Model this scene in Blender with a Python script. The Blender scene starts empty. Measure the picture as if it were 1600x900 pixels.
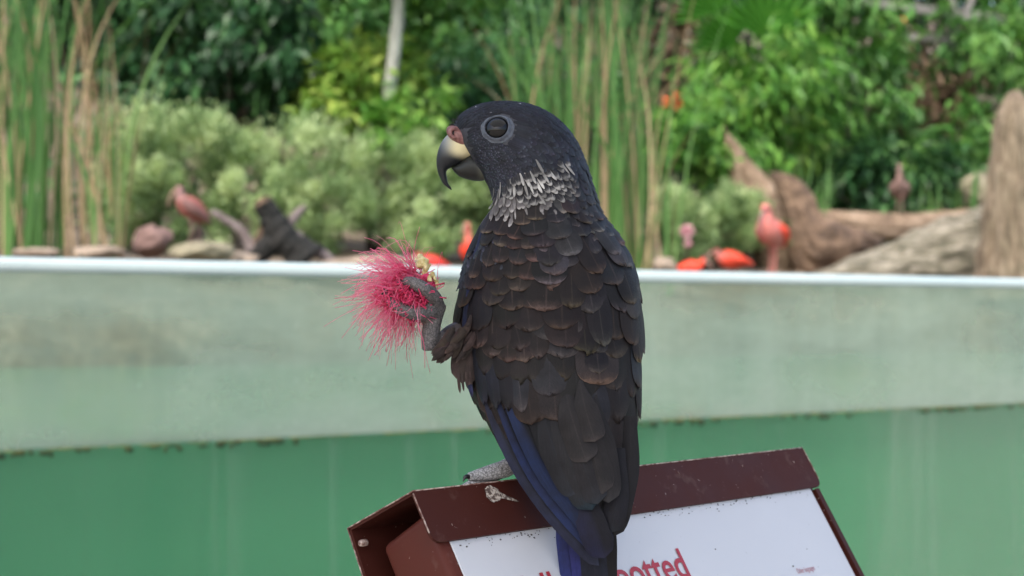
import bpy, bmesh, math, random
import numpy as np
from mathutils import Vector, Matrix
from mathutils.bvhtree import BVHTree

rad = math.radians
rng = np.random.default_rng(7)
random.seed(7)
SC = bpy.context.scene
COL = SC.collection

# ------------------------------------------------------------------ camera, sky, sun, exposure
EYE = 1.30                      # camera height above the visitor path
F = 55.0 / 36.0 * 1600.0        # focal length in photo pixels
PITCH = math.atan(46.0 / F)     # horizon lies 46 px under the middle of the photo
cam_d = bpy.data.cameras.new("camera")
cam_d.lens = 55.0
cam_d.sensor_width = 36.0
cam_d.clip_start = 0.05
cam_d.clip_end = 300.0
cam_d.dof.use_dof = True
cam_d.dof.focus_distance = 0.772
cam_d.dof.aperture_fstop = 13.0
cam = bpy.data.objects.new("camera", cam_d)
COL.objects.link(cam)
cam.location = (0, 0, EYE)
cam.rotation_euler = (rad(90) + PITCH, 0, 0)
SC.camera = cam

SUN_EL, SUN_AZ = rad(52), rad(205)     # azimuth measured clockwise from +Y
world = bpy.data.worlds.new("World")
SC.world = world
world.use_nodes = True
wn = world.node_tree
sky = wn.nodes.new("ShaderNodeTexSky")
sky.sky_type = 'NISHITA'
sky.sun_disc = False
sky.sun_elevation = SUN_EL
sky.sun_rotation = SUN_AZ
sky.air_density = 1.0
sky.dust_density = 4.0
sky.ozone_density = 1.0
wn.links.new(sky.outputs[0], wn.nodes["Background"].inputs[0])
wn.nodes["Background"].inputs[1].default_value = 0.15

sun_d = bpy.data.lights.new("sun", 'SUN')
sun_d.energy = 1.5
sun_d.angle = rad(25)
sun_d.color = (1.0, 0.965, 0.90)
sun = bpy.data.objects.new("sun", sun_d)
COL.objects.link(sun)
sdir = Vector((math.sin(SUN_AZ) * math.cos(SUN_EL), math.cos(SUN_AZ) * math.cos(SUN_EL), math.sin(SUN_EL)))
sun.rotation_euler = sdir.to_track_quat('Z', 'Y').to_euler()
sun.location = sdir * 20

SC.view_settings.view_transform = 'Standard'
SC.view_settings.look = 'None'
SC.view_settings.gamma = 1.0
SC.view_settings.exposure = 1.42
SC.view_settings.use_curve_mapping = False
SC.render.engine = 'CYCLES'
SC.cycles.use_denoising = True
SC.cycles.max_bounces = 8
SC.cycles.transparent_max_bounces = 12

# ------------------------------------------------------------------ measuring helpers
CAMP = np.array([0, 0, EYE])
_fw = np.array([0, math.cos(PITCH), math.sin(PITCH)])
_up = np.array([0, -math.sin(PITCH), math.cos(PITCH)])
_rt = np.array([1.0, 0, 0])


def W(px, py, Y):
    """World point seen at photo pixel (px, py), Y metres ahead of the camera."""
    r = _rt * ((px - 800.0) / F) + _up * ((450.0 - py) / F) + _fw
    return CAMP + r * (Y / r[1])


def to_px(p):
    d = np.asarray(p) - CAMP
    z = d @ _fw
    return 800 + F * (d @ _rt) / z, 450 - F * (d @ _up) / z


def ray(px, py):
    r = _rt * ((px - 800.0) / F) + _up * ((450.0 - py) / F) + _fw
    return r / np.linalg.norm(r)


def unit(v):
    v = np.asarray(v, float)
    return v / (np.linalg.norm(v) + 1e-12)


def smooth(a, b, x):
    t = np.clip((np.asarray(x, float) - a) / (b - a), 0, 1)
    return t * t * (3 - 2 * t)


# ------------------------------------------------------------------ object helpers
def tag(o, label=None, cat=None, group=None, kind=None):
    if label: o["label"] = label
    if cat: o["category"] = cat
    if group: o["group"] = group
    if kind: o["kind"] = kind
    return o


def empty(name, loc, label=None, cat=None, group=None):
    o = bpy.data.objects.new(name, None)
    COL.objects.link(o)
    o.location = Vector(loc)
    o.empty_display_size = 0.05
    return tag(o, label, cat, group)


def add_obj(name, me, parent=None):
    o = bpy.data.objects.new(name, me)
    COL.objects.link(o)
    if parent is not None:
        o.parent = parent
        p = parent
        off = Vector((0, 0, 0))
        while p is not None:
            off += p.location
            p = p.parent
        o.location = -off          # vertices are given in world space
    return o


def mesh(name, V, Fc, mat=None, parent=None, smooth_sh=True, attrs=None, uv=None):
    """One mesh object from world-space vertices. attrs: {name: (n,3) or (n,) per point}."""
    V = np.asarray(V, float)
    me = bpy.data.meshes.new(name)
    if isinstance(Fc, np.ndarray):
        Fc = Fc.tolist()
    me.from_pydata(V.tolist(), [], Fc)
    for k, a in (attrs or {}).items():
        a = np.asarray(a, float)
        if a.ndim == 1:
            at = me.attributes.new(k, 'FLOAT', 'POINT')
            at.data.foreach_set("value", a)
        elif a.shape[1] == 2:
            at = me.attributes.new(k, 'FLOAT2', 'POINT')
            at.data.foreach_set("vector", a.ravel())
        else:
            at = me.attributes.new(k, 'FLOAT_COLOR', 'POINT')
            at.data.foreach_set("color", np.c_[a, np.ones(len(a))].ravel())
    if smooth_sh:
        me.polygons.foreach_set("use_smooth", np.ones(len(me.polygons), bool))
    if mat is not None:
        me.materials.append(mat)
    me.update()
    return add_obj(name, me, parent)


class MB:
    """Collects several pieces of one mesh."""
    def __init__(s):
        s.v, s.f, s.n, s.a = [], [], 0, {}

    def add(s, V, Fc, **attrs):
        V = np.asarray(V, float)
        s.v.append(V)
        s.f.extend([[i + s.n for i in f] for f in (Fc.tolist() if isinstance(Fc, np.ndarray) else Fc)])
        for k, a in attrs.items():
            a = np.asarray(a, float)
            if a.ndim == 0 or (a.ndim == 1 and len(a) == 3 and len(V) != 3):
                a = np.repeat(a[None] if a.ndim else a.reshape(1), len(V), 0)
            s.a.setdefault(k, []).append(a)
        s.n += len(V)
        return s

    def build(s, name, mat, parent=None, smooth_sh=True):
        return mesh(name, np.concatenate(s.v), s.f, mat, parent, smooth_sh,
                    {k: np.concatenate(a) for k, a in s.a.items()})


def catmull(P, n):
    P = np.asarray(P, float)
    if P.ndim == 1:
        P = P[:, None]
    Q = np.vstack([2 * P[0] - P[1], P, 2 * P[-1] - P[-2]])
    t = np.linspace(0, len(P) - 1, n)
    i = np.minimum(t.astype(int), len(P) - 2)
    u = (t - i)[:, None]
    a, b, c, d = Q[i], Q[i + 1], Q[i + 2], Q[i + 3]
    return 0.5 * ((2 * b) + (c - a) * u + (2 * a - 5 * b + 4 * c - d) * u ** 2 + (3 * b - a - 3 * c + d) * u ** 3)


def ring_faces(nr, ns, cap=True, off=0):
    f = []
    for i in range(nr - 1):
        for j in range(ns):
            k = (j + 1) % ns
            f.append([off + i * ns + j, off + i * ns + k, off + (i + 1) * ns + k, off + (i + 1) * ns + j])
    if cap:
        f.append([off + j for j in reversed(range(ns))])
        f.append([off + (nr - 1) * ns + j for j in range(ns)])
    return f


def tube(P, R, ns=10, n=24, flat=1.0, rough=0.0, seed=0):
    """Tapered tube through points P with radii R (smoothed). Returns V, F."""
    P = catmull(P, n)
    R = catmull(R, n)[:, 0]
    T = np.gradient(P, axis=0)
    T /= np.linalg.norm(T, axis=1)[:, None] + 1e-12
    ref = np.array([0.13, 0.21, 0.97]) if abs(T[0, 2]) < 0.9 else np.array([1.0, 0.1, 0])
    V = []
    r_ = np.random.default_rng(seed)
    lump = r_.normal(0, 1, (n, ns))
    if rough:
        for _ in range(2):
            lump = (lump + np.roll(lump, 1, 1) + np.roll(lump, -1, 1)) / 2
    for i in range(n):
        a = unit(np.cross(T[i], ref))
        b = np.cross(a, T[i])
        ref = -np.cross(a, T[i]) if False else b
        th = np.arange(ns) / ns * 2 * math.pi
        rr = R[i] * (1 + rough * lump[i])
        V.append(P[i] + (np.cos(th) * rr)[:, None] * a + (np.sin(th) * rr * flat)[:, None] * b)
    return np.concatenate(V), ring_faces(n, ns)


class Loft:
    """Solid described by outline pairs in the photo: rows of (ax, ay, bx, by, half_depth, depth)."""
    def __init__(s, rows):
        R = np.asarray(rows, float)
        s.A = np.array([W(r[0], r[1], r[5]) for r in R])
        s.B = np.array([W(r[2], r[3], r[5]) for r in R])
        s.h = R[:, 4]
        s.n = len(R)

    def sample(s, nt, ns, power=1.0):
        A, B, h = catmull(s.A, nt), catmull(s.B, nt), catmull(s.h, nt)[:, 0]
        th = np.arange(ns) / ns * 2 * math.pi
        c, sn = np.cos(th), np.sin(th)
        c = np.sign(c) * np.abs(c) ** power
        sn = np.sign(sn) * np.abs(sn) ** power
        C = (A + B) / 2
        V = C[:, None] + c[None, :, None] * ((A - B) / 2)[:, None] + (sn[None, :] * h[:, None])[..., None] * np.array([0, 1.0, 0])
        return V            # nt, ns, 3

    def solid(s, nt=40, ns=24, power=1.0):
        V = s.sample(nt, ns, power)
        return V.reshape(-1, 3), ring_faces(nt, ns)


def box(c, ax, ay, az, sx, sy, sz):
    """Box with centre c, axes and full sizes."""
    V = []
    for i in (-.5, .5):
        for j in (-.5, .5):
            for k in (-.5, .5):
                V.append(np.asarray(c) + np.asarray(ax) * i * sx + np.asarray(ay) * j * sy + np.asarray(az) * k * sz)
    Fc = [[0, 1, 3, 2], [4, 6, 7, 5], [0, 4, 5, 1], [2, 3, 7, 6], [0, 2, 6, 4], [1, 5, 7, 3]]
    return np.array(V), Fc


def bevel(o, w, seg=3):
    m = o.modifiers.new("bevel", 'BEVEL')
    m.width = w
    m.segments = seg
    m.limit_method = 'ANGLE'
    return o


# ------------------------------------------------------------------ material helpers
class NT:
    def __init__(s, name):
        s.m = bpy.data.materials.new(name)
        s.m.use_nodes = True
        s.t = s.m.node_tree
        s.p = s.t.nodes["Principled BSDF"]
        s.out = s.t.nodes["Material Output"]

    def n(s, kind, **kw):
        nd = s.t.nodes.new("ShaderNode" + kind)
        for k, v in kw.items():
            setattr(nd, k, v)
        return nd

    def l(s, a, b):
        s.t.links.new(a, b)

    def set(s, **kw):
        for k, v in kw.items():
            s.p.inputs[k.replace("_", " ")].default_value = v
        return s

    def math(s, op, a, b=None, c=None):
        nd = s.n("Math", operation=op)
        for i, x in enumerate((a, b, c)):
            if x is None: continue
            if isinstance(x, (int, float)): nd.inputs[i].default_value = x
            else: s.l(x, nd.inputs[i])
        return nd.outputs[0]

    def mix(s, f, a, b, blend='MIX'):
        nd = s.n("Mix", data_type='RGBA', blend_type=blend)
        for sock, x in ((nd.inputs[0], f), (nd.inputs[6], a), (nd.inputs[7], b)):
            if isinstance(x, (int, float)): sock.default_value = x
            elif isinstance(x, tuple): sock.default_value = (*x[:3], 1)
            else: s.l(x, sock)
        return nd.outputs[2]

    def attr(s, name, out="Color"):
        return s.n("Attribute", attribute_name=name).outputs[out]

    def noise(s, scale, detail=4, rough=.55, vec=None, stretch=None, dist=0.0):
        nd = s.n("TexNoise")
        nd.inputs["Scale"].default_value = scale
        nd.inputs["Detail"].default_value = detail
        nd.inputs["Roughness"].default_value = rough
        nd.inputs["Distortion"].default_value = dist
        if vec is None:
            vec = s.n("TexCoord").outputs["Object"]
        if stretch:
            mp = s.n("Mapping")
            mp.inputs["Scale"].default_value = stretch
            s.l(vec, mp.inputs[0])
            vec = mp.outputs[0]
        s.l(vec, nd.inputs["Vector"])
        return nd.outputs[0]

    def ramp(s, fac, stops, interp='LINEAR'):
        nd = s.n("ValToRGB")
        cr = nd.color_ramp
        cr.interpolation = interp
        while len(cr.elements) < len(stops): cr.elements.new(0.5)
        for e, (p, c) in zip(cr.elements, stops):
            e.position = p
            e.color = (*c, 1) if not isinstance(c, (int, float)) else (c, c, c, 1)
        s.l(fac, nd.inputs[0])
        return nd.outputs[0]

    def bump(s, h, strength=.3, dist=.01, nrm=None):
        nd = s.n("Bump")
        nd.inputs["Strength"].default_value = strength
        nd.inputs["Distance"].default_value = dist
        s.l(h, nd.inputs["Height"])
        if nrm is not None: s.l(nrm, nd.inputs["Normal"])
        s.l(nd.outputs[0], s.p.inputs["Normal"])
        return nd.outputs[0]

    def base(s, x):
        s.l(x, s.p.inputs["Base Color"])
        return s


def mat_leaf(name, dark, mid, light, gloss=.42, transl=.35):
    m = NT(name)
    c = m.ramp(m.attr("rnd", "Fac"), [(0, dark), (.5, mid), (1, light)])
    m.base(c).set(Roughness=gloss)
    m.p.inputs["Specular IOR Level"].default_value = .28
    tr = m.n("BsdfTranslucent")
    m.l(m.mix(1.0, c, (1.0, 1.0, .55), 'MULTIPLY'), tr.inputs[0])
    mx = m.n("MixShader")
    mx.inputs[0].default_value = transl
    m.l(m.p.outputs[0], mx.inputs[1])
    m.l(tr.outputs[0], mx.inputs[2])
    m.l(mx.outputs[0], m.out.inputs[0])
    return m.m


def mat_wood(name, c1, c2, c3, stretch=(3, 3, 1), scale=5, bump=.9, dist=.05):
    m = NT(name)
    n1 = m.noise(scale, 6, .6, stretch=stretch, dist=.6)
    n2 = m.noise(scale * 5, 5, .65, stretch=(stretch[0] * 1.6, stretch[1] * 1.6, stretch[2]))
    f = m.math('ADD', m.math('MULTIPLY', n1, .65), m.math('MULTIPLY', n2, .35))
    m.base(m.ramp(f, [(.39, c1), (.5, c2), (.60, c3)])).set(Roughness=.85)
    m.bump(f, bump, dist)
    return m.m


def mat_rock(name, c1, c2, scale=6):
    m = NT(name)
    n1 = m.noise(scale, 8, .62)
    n2 = m.noise(scale * 6, 4, .6)
    f = m.math('ADD', m.math('MULTIPLY', n1, .7), m.math('MULTIPLY', n2, .3))
    m.base(m.ramp(f, [(.33, c1), (.65, c2)])).set(Roughness=.9)
    m.bump(f, .7, .03)
    return m.m


# ------------------------------------------------------------------ the setting: path, pond, bank
PD = np.array([math.cos(rad(34)), math.sin(rad(34)), 0])      # along the acrylic wall
PN = np.array([-PD[1], PD[0], 0])                             # away from the visitors
P0 = np.array([-0.982, 3.0, 0])                               # wall point at the photo's left border
ZW = EYE - 0.258                                              # water level
ZT = EYE + 0.118                                              # top of the wall
THICK = 0.06
LIP = 5.0                                                     # bank edge behind the wall


def sdist(x, y):
    return (np.asarray(x) - P0[0]) * PN[0] + (np.asarray(y) - P0[1]) * PN[1]


def ground_z(x, y):
    s = sdist(x, y) - LIP
    u = (np.asarray(x) - P0[0]) * PD[0] + (np.asarray(y) - P0[1]) * PD[1]
    z = EYE + .08 + .36 * smooth(0, 2.5, s) + .10 * np.clip(s - 2.5, 0, 4) + .55 * np.clip(s - 6.5, 0, 14)
    z = z + .03 * np.sin(u * 2.1 + 1) * np.sin(s * 1.7) + .02 * np.sin(u * 5.3 + s * 3.1)
    return z


def on_ground(px, py, lo=8.0, hi=20.0):
    """Ground point whose picture lies at photo pixel (px, py)."""
    for _ in range(40):
        mid = (lo + hi) / 2
        p = W(px, py, mid)
        if p[2] < ground_z(p[0], p[1]): hi = mid
        else: lo = mid
    # the ray starts above (far side higher): walk from the near end instead when it starts below
    return W(px, py, (lo + hi) / 2)


def ground_at(px, Y):
    p = W(px, 496, Y)
    p[2] = float(ground_z(p[0], p[1]))
    return p


m = NT("path_paving")
n1 = m.noise(9, 6)
m.base(m.ramp(n1, [(.3, (.24, .22, .19)), (.7, (.34, .31, .27))])).set(Roughness=.85)
m.bump(m.noise(160, 3), .2, .003)
MAT_PATH = m.m
mesh("path", [(-60, -60, 0), (60, -60, 0), (60, 60, 0), (-60, 60, 0)], [[0, 1, 2, 3]], MAT_PATH)["kind"] = "structure"

# bank: one sheet from the lip of the pond up the planted slope
m = NT("bank_soil")
n1 = m.noise(1.3, 8, .65)
n2 = m.noise(14, 5, .6)
fac = m.math('ADD', m.math('MULTIPLY', n1, .6), m.math('MULTIPLY', n2, .4))
soil = m.ramp(fac, [(.33, (.035, .028, .018)), (.5, (.10, .075, .05)), (.68, (.30, .24, .18))])
m.base(soil).set(Roughness=.95)
m.bump(fac, .8, .05)
MAT_SOIL = m.m
us = np.linspace(-9, 42, 240)
ss = np.concatenate([[-.05, -.03, 0], np.linspace(.12, 4, 34), np.linspace(4.4, 24, 40)])
U, S = np.meshgrid(us, ss, indexing='ij')
X = P0[0] + PD[0] * U + PN[0] * (LIP + S)
Yg = P0[1] + PD[1] * U + PN[1] * (LIP + S)
Z = ground_z(X, Yg)
wob = .10 * np.sin(U * 1.9) + .06 * np.sin(U * 4.7 + 1) + .03 * np.sin(U * 11)
for k, zz in ((0, ZW - .5), (1, ZW + .05)):
    Z[:, k] = zz
X += PN[0] * wob * np.exp(-np.clip(S, 0, None))
Yg += PN[1] * wob * np.exp(-np.clip(S, 0, None))
Z += rng.normal(0, .012, Z.shape) * (S > 0)
nU, nS = U.shape
g = np.arange(nU * nS).reshape(nU, nS)
Fq = np.stack([g[:-1, :-1], g[1:, :-1], g[1:, 1:], g[:-1, 1:]], -1).reshape(-1, 4)
mesh("bank", np.stack([X, Yg, Z], -1).reshape(-1, 3), Fq, MAT_SOIL)["kind"] = "structure"

# the pond: murky green water
m = NT("pond_water")
geo = m.n("NewGeometry")
mur = m.noise(1.2, 3, .5, vec=geo.outputs["Position"])
m.base(m.ramp(mur, [(.3, (.066, .225, .125)), (.7, (.090, .27, .155))])).set(Roughness=.06, IOR=1.25)
rp = m.noise(5, 4, .55, vec=geo.outputs["Position"], stretch=(1, 2.2, 1))
m.bump(rp, .12, .02)
MAT_WATER = m.m
a, b = P0 - PD * 8, P0 + PD * 20
wv = []
for p in (a, b):
    for off in (THICK + .004, LIP + .6):
        for z in (.15, ZW):
            q = p + PN * off
            wv.append((q[0], q[1], z))
mesh("water", wv, [[0, 1, 3, 2], [4, 6, 7, 5], [0, 4, 5, 1], [2, 3, 7, 6], [0, 2, 6, 4], [1, 5, 7, 3]],
     MAT_WATER, smooth_sh=False)["kind"] = "structure"

# acrylic wall: clear, with dried splash haze over the dry strip above the waterline
m = NT("hazy_acrylic")
geo = m.n("NewGeometry")
pos = geo.outputs["Position"]
sep = m.n("SeparateXYZ")
m.l(pos, sep.inputs[0])
dry = m.n("MapRange", interpolation_type='SMOOTHSTEP')
dry.inputs["From Min"].default_value = ZW - .002
dry.inputs["From Max"].default_value = ZW + .006
m.l(sep.outputs[2], dry.inputs[0])
blot = m.noise(1.9, 4, .55, vec=pos, stretch=(1, 1, 2.6))
strk = m.noise(7, 3, .5, vec=pos, stretch=(1.6, 1.6, .12))
scr = m.noise(2.3, 2, .5, vec=pos, stretch=(1, 1, 1), dist=2.5)
web = m.ramp(scr, [(.488, 0), (.497, .8), (.506, 0)])
fine = m.noise(60, 3, .6, vec=pos)
spots = m.ramp(m.noise(38, 2, .4, vec=pos), [(.70, 0), (.76, 1)])
h = m.math('ADD', m.ramp(blot, [(.34, .17), (.50, .38), (.66, .60)]), m.math('MULTIPLY', m.math('SUBTRACT', strk, .45), .30))
h = m.math('ADD', h, m.math('MULTIPLY', web, .05))
h = m.math('ADD', h, m.math('MULTIPLY', fine, .05))
h = m.math('ADD', h, m.math('MULTIPLY', spots, .10))
wet = m.math('MULTIPLY', m.ramp(m.noise(9, 2, .5, vec=pos, stretch=(3.0, 3.0, .06)), [(.56, 0), (.74, 1)]), .08)  # pale vertical reflections below the waterline, painted in as streaks
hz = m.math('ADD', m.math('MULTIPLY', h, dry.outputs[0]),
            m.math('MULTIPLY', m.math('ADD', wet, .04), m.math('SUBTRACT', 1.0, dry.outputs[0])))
tr = m.n("BsdfTransparent")
tr.inputs[0].default_value = (.90, .97, .92, 1)
df = m.n("BsdfDiffuse")
df.inputs[0].default_value = (.41, .475, .40, 1)
tl = m.n("BsdfTranslucent")
tl.inputs[0].default_value = (.40, .52, .40, 1)
hm = m.n("MixShader")
hm.inputs[0].default_value = .4
m.l(df.outputs[0], hm.inputs[1]); m.l(tl.outputs[0], hm.inputs[2])
mx = m.n("MixShader")
m.l(hz, mx.inputs[0]); m.l(tr.outputs[0], mx.inputs[1]); m.l(hm.outputs[0], mx.inputs[2])
gl = m.n("BsdfGlossy")
gl.inputs["Roughness"].default_value = .08
fr = m.n("Fresnel")
fr.inputs[0].default_value = 1.35
mg = m.n("MixShader")
m.l(m.math('MULTIPLY', fr.outputs[0], .22), mg.inputs[0]); m.l(mx.outputs[0], mg.inputs[1]); m.l(gl.outputs[0], mg.inputs[2])
m.l(mg.outputs[0], m.out.inputs[0])
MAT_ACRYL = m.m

m = NT("frosted_edge")
m.set(Roughness=.28, IOR=1.49)
geo = m.n("NewGeometry")
m.base(m.ramp(m.noise(3, 3, .5, vec=geo.outputs["Position"]), [(.3, (.30, .38, .385)), (.7, (.36, .43, .425))]))
MAT_EDGE = m.m

wall = empty("acrylic_wall", P0 + PD * 3, "hazy clear acrylic pond wall with pale polished top edge and algae at the waterline", "pond wall")
CAPH = .030
mb = MB()
mid = P0 + PD * 6
# front skin only carries the haze; the slab is closed
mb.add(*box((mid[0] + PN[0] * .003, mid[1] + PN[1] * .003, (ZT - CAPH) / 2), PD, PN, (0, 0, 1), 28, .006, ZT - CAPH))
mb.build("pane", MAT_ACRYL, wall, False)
# rounded top edge
prof = []
for k in range(9):
    t = math.pi * k / 8
    prof.append((THICK / 2 - math.cos(t) * (THICK / 2), ZT - .012 + math.sin(t) * .012))
prof = [(0, ZT - CAPH + .0005), (0, ZT - CAPH + .010)] + prof + [(THICK, ZT - CAPH + .0005)]
V = []
ends = (P0 - PD * 8, P0 + PD * 20)
for e in ends:
    for o_, z in prof:
        q = e + PN * o_
        V.append((q[0], q[1], z))
mesh("top_edge", V, ring_faces(2, len(prof)), MAT_EDGE, wall, True)

# algae fringe along the waterline
mb = MB()
m = NT("algae")
m.base(m.ramp(m.attr("rnd", "Fac"), [(0, (.012, .03, .008)), (.6, (.04, .06, .015)), (1, (.22, .20, .05))])).set(Roughness=.9)
r_ = np.random.default_rng(3)
ico = bmesh.new()
bmesh.ops.create_icosphere(ico, subdivisions=1, radius=1)
IV = np.array([v.co[:] for v in ico.verts]); IF = [[v.index for v in f.verts] for f in ico.faces]
ico.free()
for k in range(330):
    u = r_.uniform(-.3, 4.2)
    dens = math.sin(u * 5.1) + math.sin(u * 11.3 + 2) * .8
    if r_.random() > .35 + .35 * dens: continue
    c = P0 + PD * u - PN * .0035
    sx, sz = r_.uniform(.004, .015), r_.uniform(.0025, .008)
    n_ = IV * (1 + r_.normal(0, .22, (len(IV), 1)))
    q = c + n_[:, :1] * sx * PD + n_[:, 1:2] * .003 * PN + n_[:, 2:] * sz * np.array([0, 0, 1])
    q[:, 2] += ZW - sz * .7 - abs(r_.normal(0, .003))
    mb.add(q, IF, rnd=np.full(len(IV), .6 * r_.random() ** 1.5))
for k in range(220):      # yellowish scum line
    u = r_.uniform(-.3, 4.2)
    c = P0 + PD * u - PN * .0035
    q = c + IV[:, :1] * r_.uniform(.006, .03) * PD + IV[:, 1:2] * .002 * PN + IV[:, 2:] * .0014 * np.array([0, 0, 1])
    q[:, 2] += ZW + .001
    mb.add(q, IF, rnd=np.full(len(IV), .7 + .3 * r_.random()))
tag(mb.build("algae", m.m, wall), kind="stuff")

# added shade sail, unseen overhead (out of the frame): it keeps the sun off the sign and the bird
m = NT("added_sail_cloth")
tl = m.n("BsdfTranslucent"); tl.inputs[0].default_value = (.60, .62, .63, 1)
m.set(Base_Color=(.62, .63, .63, 1), Roughness=.9)
mx = m.n("MixShader"); mx.inputs[0].default_value = .55
m.l(m.p.outputs[0], mx.inputs[1]); m.l(tl.outputs[0], mx.inputs[2]); m.l(mx.outputs[0], m.out.inputs[0])
sail = empty("added_shade_sail", (-.3, -.6, 0), "pale cloth sail on steel posts, added out of view to block the sun", "shade sail")
nx_, ny_ = 17, 15
V = []
for i in range(nx_):
    for j in range(ny_):
        x, y = -2.6 + 4.6 * i / (nx_ - 1), -2.6 + 3.9 * j / (ny_ - 1)
        V.append((x, y, 3.25 - .28 * math.sin(math.pi * i / (nx_ - 1)) * math.sin(math.pi * j / (ny_ - 1)) + .12 * (j / (ny_ - 1))))
mesh("cloth", V, [[i * ny_ + j, (i + 1) * ny_ + j, (i + 1) * ny_ + j + 1, i * ny_ + j + 1] for i in range(nx_ - 1) for j in range(ny_ - 1)], m.m, sail)
m = NT("added_sail_post"); m.set(Base_Color=(.3, .3, .3, 1), Roughness=.4, Metallic=.8)
for x, y in ((-2.6, -2.6), (2.0, -2.6), (-2.6, 1.3), (2.0, 1.3)):
    V, Fc = tube([(x, y, 0), (x, y, 1.7), (x, y, 3.45)], [.05, .05, .045], 12, 6)
    mesh("post", V, Fc, m.m, sail)

# ------------------------------------------------------------------ the sign
SA = rad(47)
ER = np.array([math.cos(SA), math.sin(SA), 0])                # along the ridge
SN = np.array([math.sin(SA), -math.cos(SA), 0])               # horizontal, to the reader
Q = SN * math.cos(rad(58)) + np.array([0, 0, -math.sin(rad(58))])   # down the face
BK = -SN * math.cos(rad(25)) + np.array([0, 0, -math.sin(rad(25))])  # down the back of the hood
FN = np.cross(ER, Q); FN = FN if FN @ SN > 0 else -FN          # face normal, towards the reader
R0 = W(645, 768, .732)
SL = .333                                                      # sign width


def face_pt(e, q, out=0.0):
    return R0 + ER * e + Q * q + FN * out


def face_hit(px, py, out=0.0):
    d = ray(px, py)
    t = ((R0 + FN * out - CAMP) @ FN) / (d @ FN)
    p = CAMP + d * t - R0
    q = (p - FN * out)
    e_ = q @ ER
    return e_, q @ Q, CAMP + d * t


def face_Y(px, py):
    return face_hit(px, py)[2][1]


def ridge_at(px):
    # ridge point seen at photo column px
    k = (px - 800) / F
    u = (k * R0[1] - R0[0]) / (ER[0] - k * ER[1])
    return R0 + ER * u


def mat_brown(name, c, rough=.42):
    m = NT(name)
    tc = m.n("TexCoord").outputs["Object"]
    n1 = m.noise(22, 5, .6, vec=tc)
    spk = m.ramp(m.noise(420, 2, .5, vec=tc), [(.735, 0), (.765, 1)])
    smd = m.ramp(m.noise(60, 4, .6, vec=tc), [(.60, 0), (.80, .35)])
    col = m.mix(n1, tuple(x * .8 for x in c), tuple(x * 1.2 for x in c))
    col = m.mix(smd, col, (.22, .15, .12))
    col = m.mix(m.math('MULTIPLY', spk, .55), col, (.42, .36, .32))
    m.base(col)
    m.l(m.ramp(n1, [(.3, rough - .08), (.7, rough + .12)]), m.p.inputs["Roughness"])
    m.p.inputs['Specular IOR Level'].default_value = .18
    m.bump(m.noise(900, 2, .5, vec=tc), .05, .0005)
    return m.m


MAT_BROWN = mat_brown("brown_powder_coat", (.050, .0115, .0075), .55)
MAT_BROWN2 = mat_brown("brown_end_cap", (.078, .017, .011), .5)
m = NT("bare_metal_edge")
m.base(m.ramp(m.noise(300, 3), [(.42, (.14, .06, .045)), (.62, (.46, .36, .31))])).set(Roughness=.6)
MAT_WORN = m.m
m = NT("white_board")
tc = m.n("TexCoord").outputs["Object"]
dirt = m.ramp(m.noise(240, 3, .6, vec=tc), [(.70, 0), (.80, .5)])
m.base(m.mix(dirt, m.mix(m.noise(9, 4, vec=tc), (.50, .50, .525), (.57, .57, .59)), (.25, .22, .2))).set(Roughness=.32)
MAT_WHITE = m.m
m = NT("red_print"); m.set(Base_Color=(.36, .022, .035, 1), Roughness=.4); MAT_RED = m.m
m = NT("faded_print"); m.set(Base_Color=(.42, .20, .22, 1), Roughness=.4); MAT_CAPT = m.m
m = NT("dropping")
m.base(m.ramp(m.noise(450, 4, .65), [(.44, (.09, .06, .05)), (.54, (.45, .38, .32)), (.7, (.62, .55, .48))])).set(Roughness=.9)
MAT_DROP = m.m

sign = empty("information_sign", (R0[0] + ER[0] * SL / 2, R0[1] + ER[1] * SL / 2, 0),
             "brown metal reading board with white face and red lettering under the parrot", "sign")
TS = .0016
FL, BL = .0265, .0504


def plate(name, corners, thick, nrm, mat, rounded=None):
    """Sheet metal plate: outline of points in order, thickened along -nrm."""
    C = np.array(corners)
    n = len(C)
    V = np.vstack([C, C - np.asarray(nrm) * thick])
    Fc = [list(range(n)), [n + i for i in reversed(range(n))]] + [[i, i + n, (i + 1) % n + n, (i + 1) % n] for i in range(n)]
    return mesh(name, V, Fc, mat, sign, False)


def rounded(e0, e1, q0, q1, r, r2=None):
    """Face-plane outline with the two lower corners rounded."""
    pts = [(e0, q0)]
    for k in range(7):
        a_ = math.pi / 2 * k / 6
        pts.append((e0 + r - r * math.cos(a_), q1 - r + r * math.sin(a_)))
    for k in range(7):
        a_ = math.pi / 2 * k / 6
        pts.append((e1 - r + r * math.sin(a_), q1 - r + r * math.cos(a_)))
    pts.append((e1, q0))
    return pts


plate("hood_flange", [face_pt(e, q, .0) for e, q in rounded(0, SL, 0.0004, FL, .005)], TS, FN, MAT_BROWN)
BN = np.cross(ER, BK); BN = BN if BN[2] > 0 else -BN
plate("hood_top", [R0 + ER * e + BK * b for e, b in ((0, 0), (0, BL), (SL, BL), (SL, 0))], TS, BN, MAT_BROWN)
BR = R0 + BK * BL
BQ = unit(Q * 1.0 + SN * -.10)
BF = np.cross(ER, BQ); BF = BF if BF @ SN < 0 else -BF
plate("hood_back", [BR + ER * e + BQ * q for e, q in ((0, .0004), (0, .24), (SL, .24), (SL, .0004))], TS, BF, MAT_BROWN)
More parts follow.
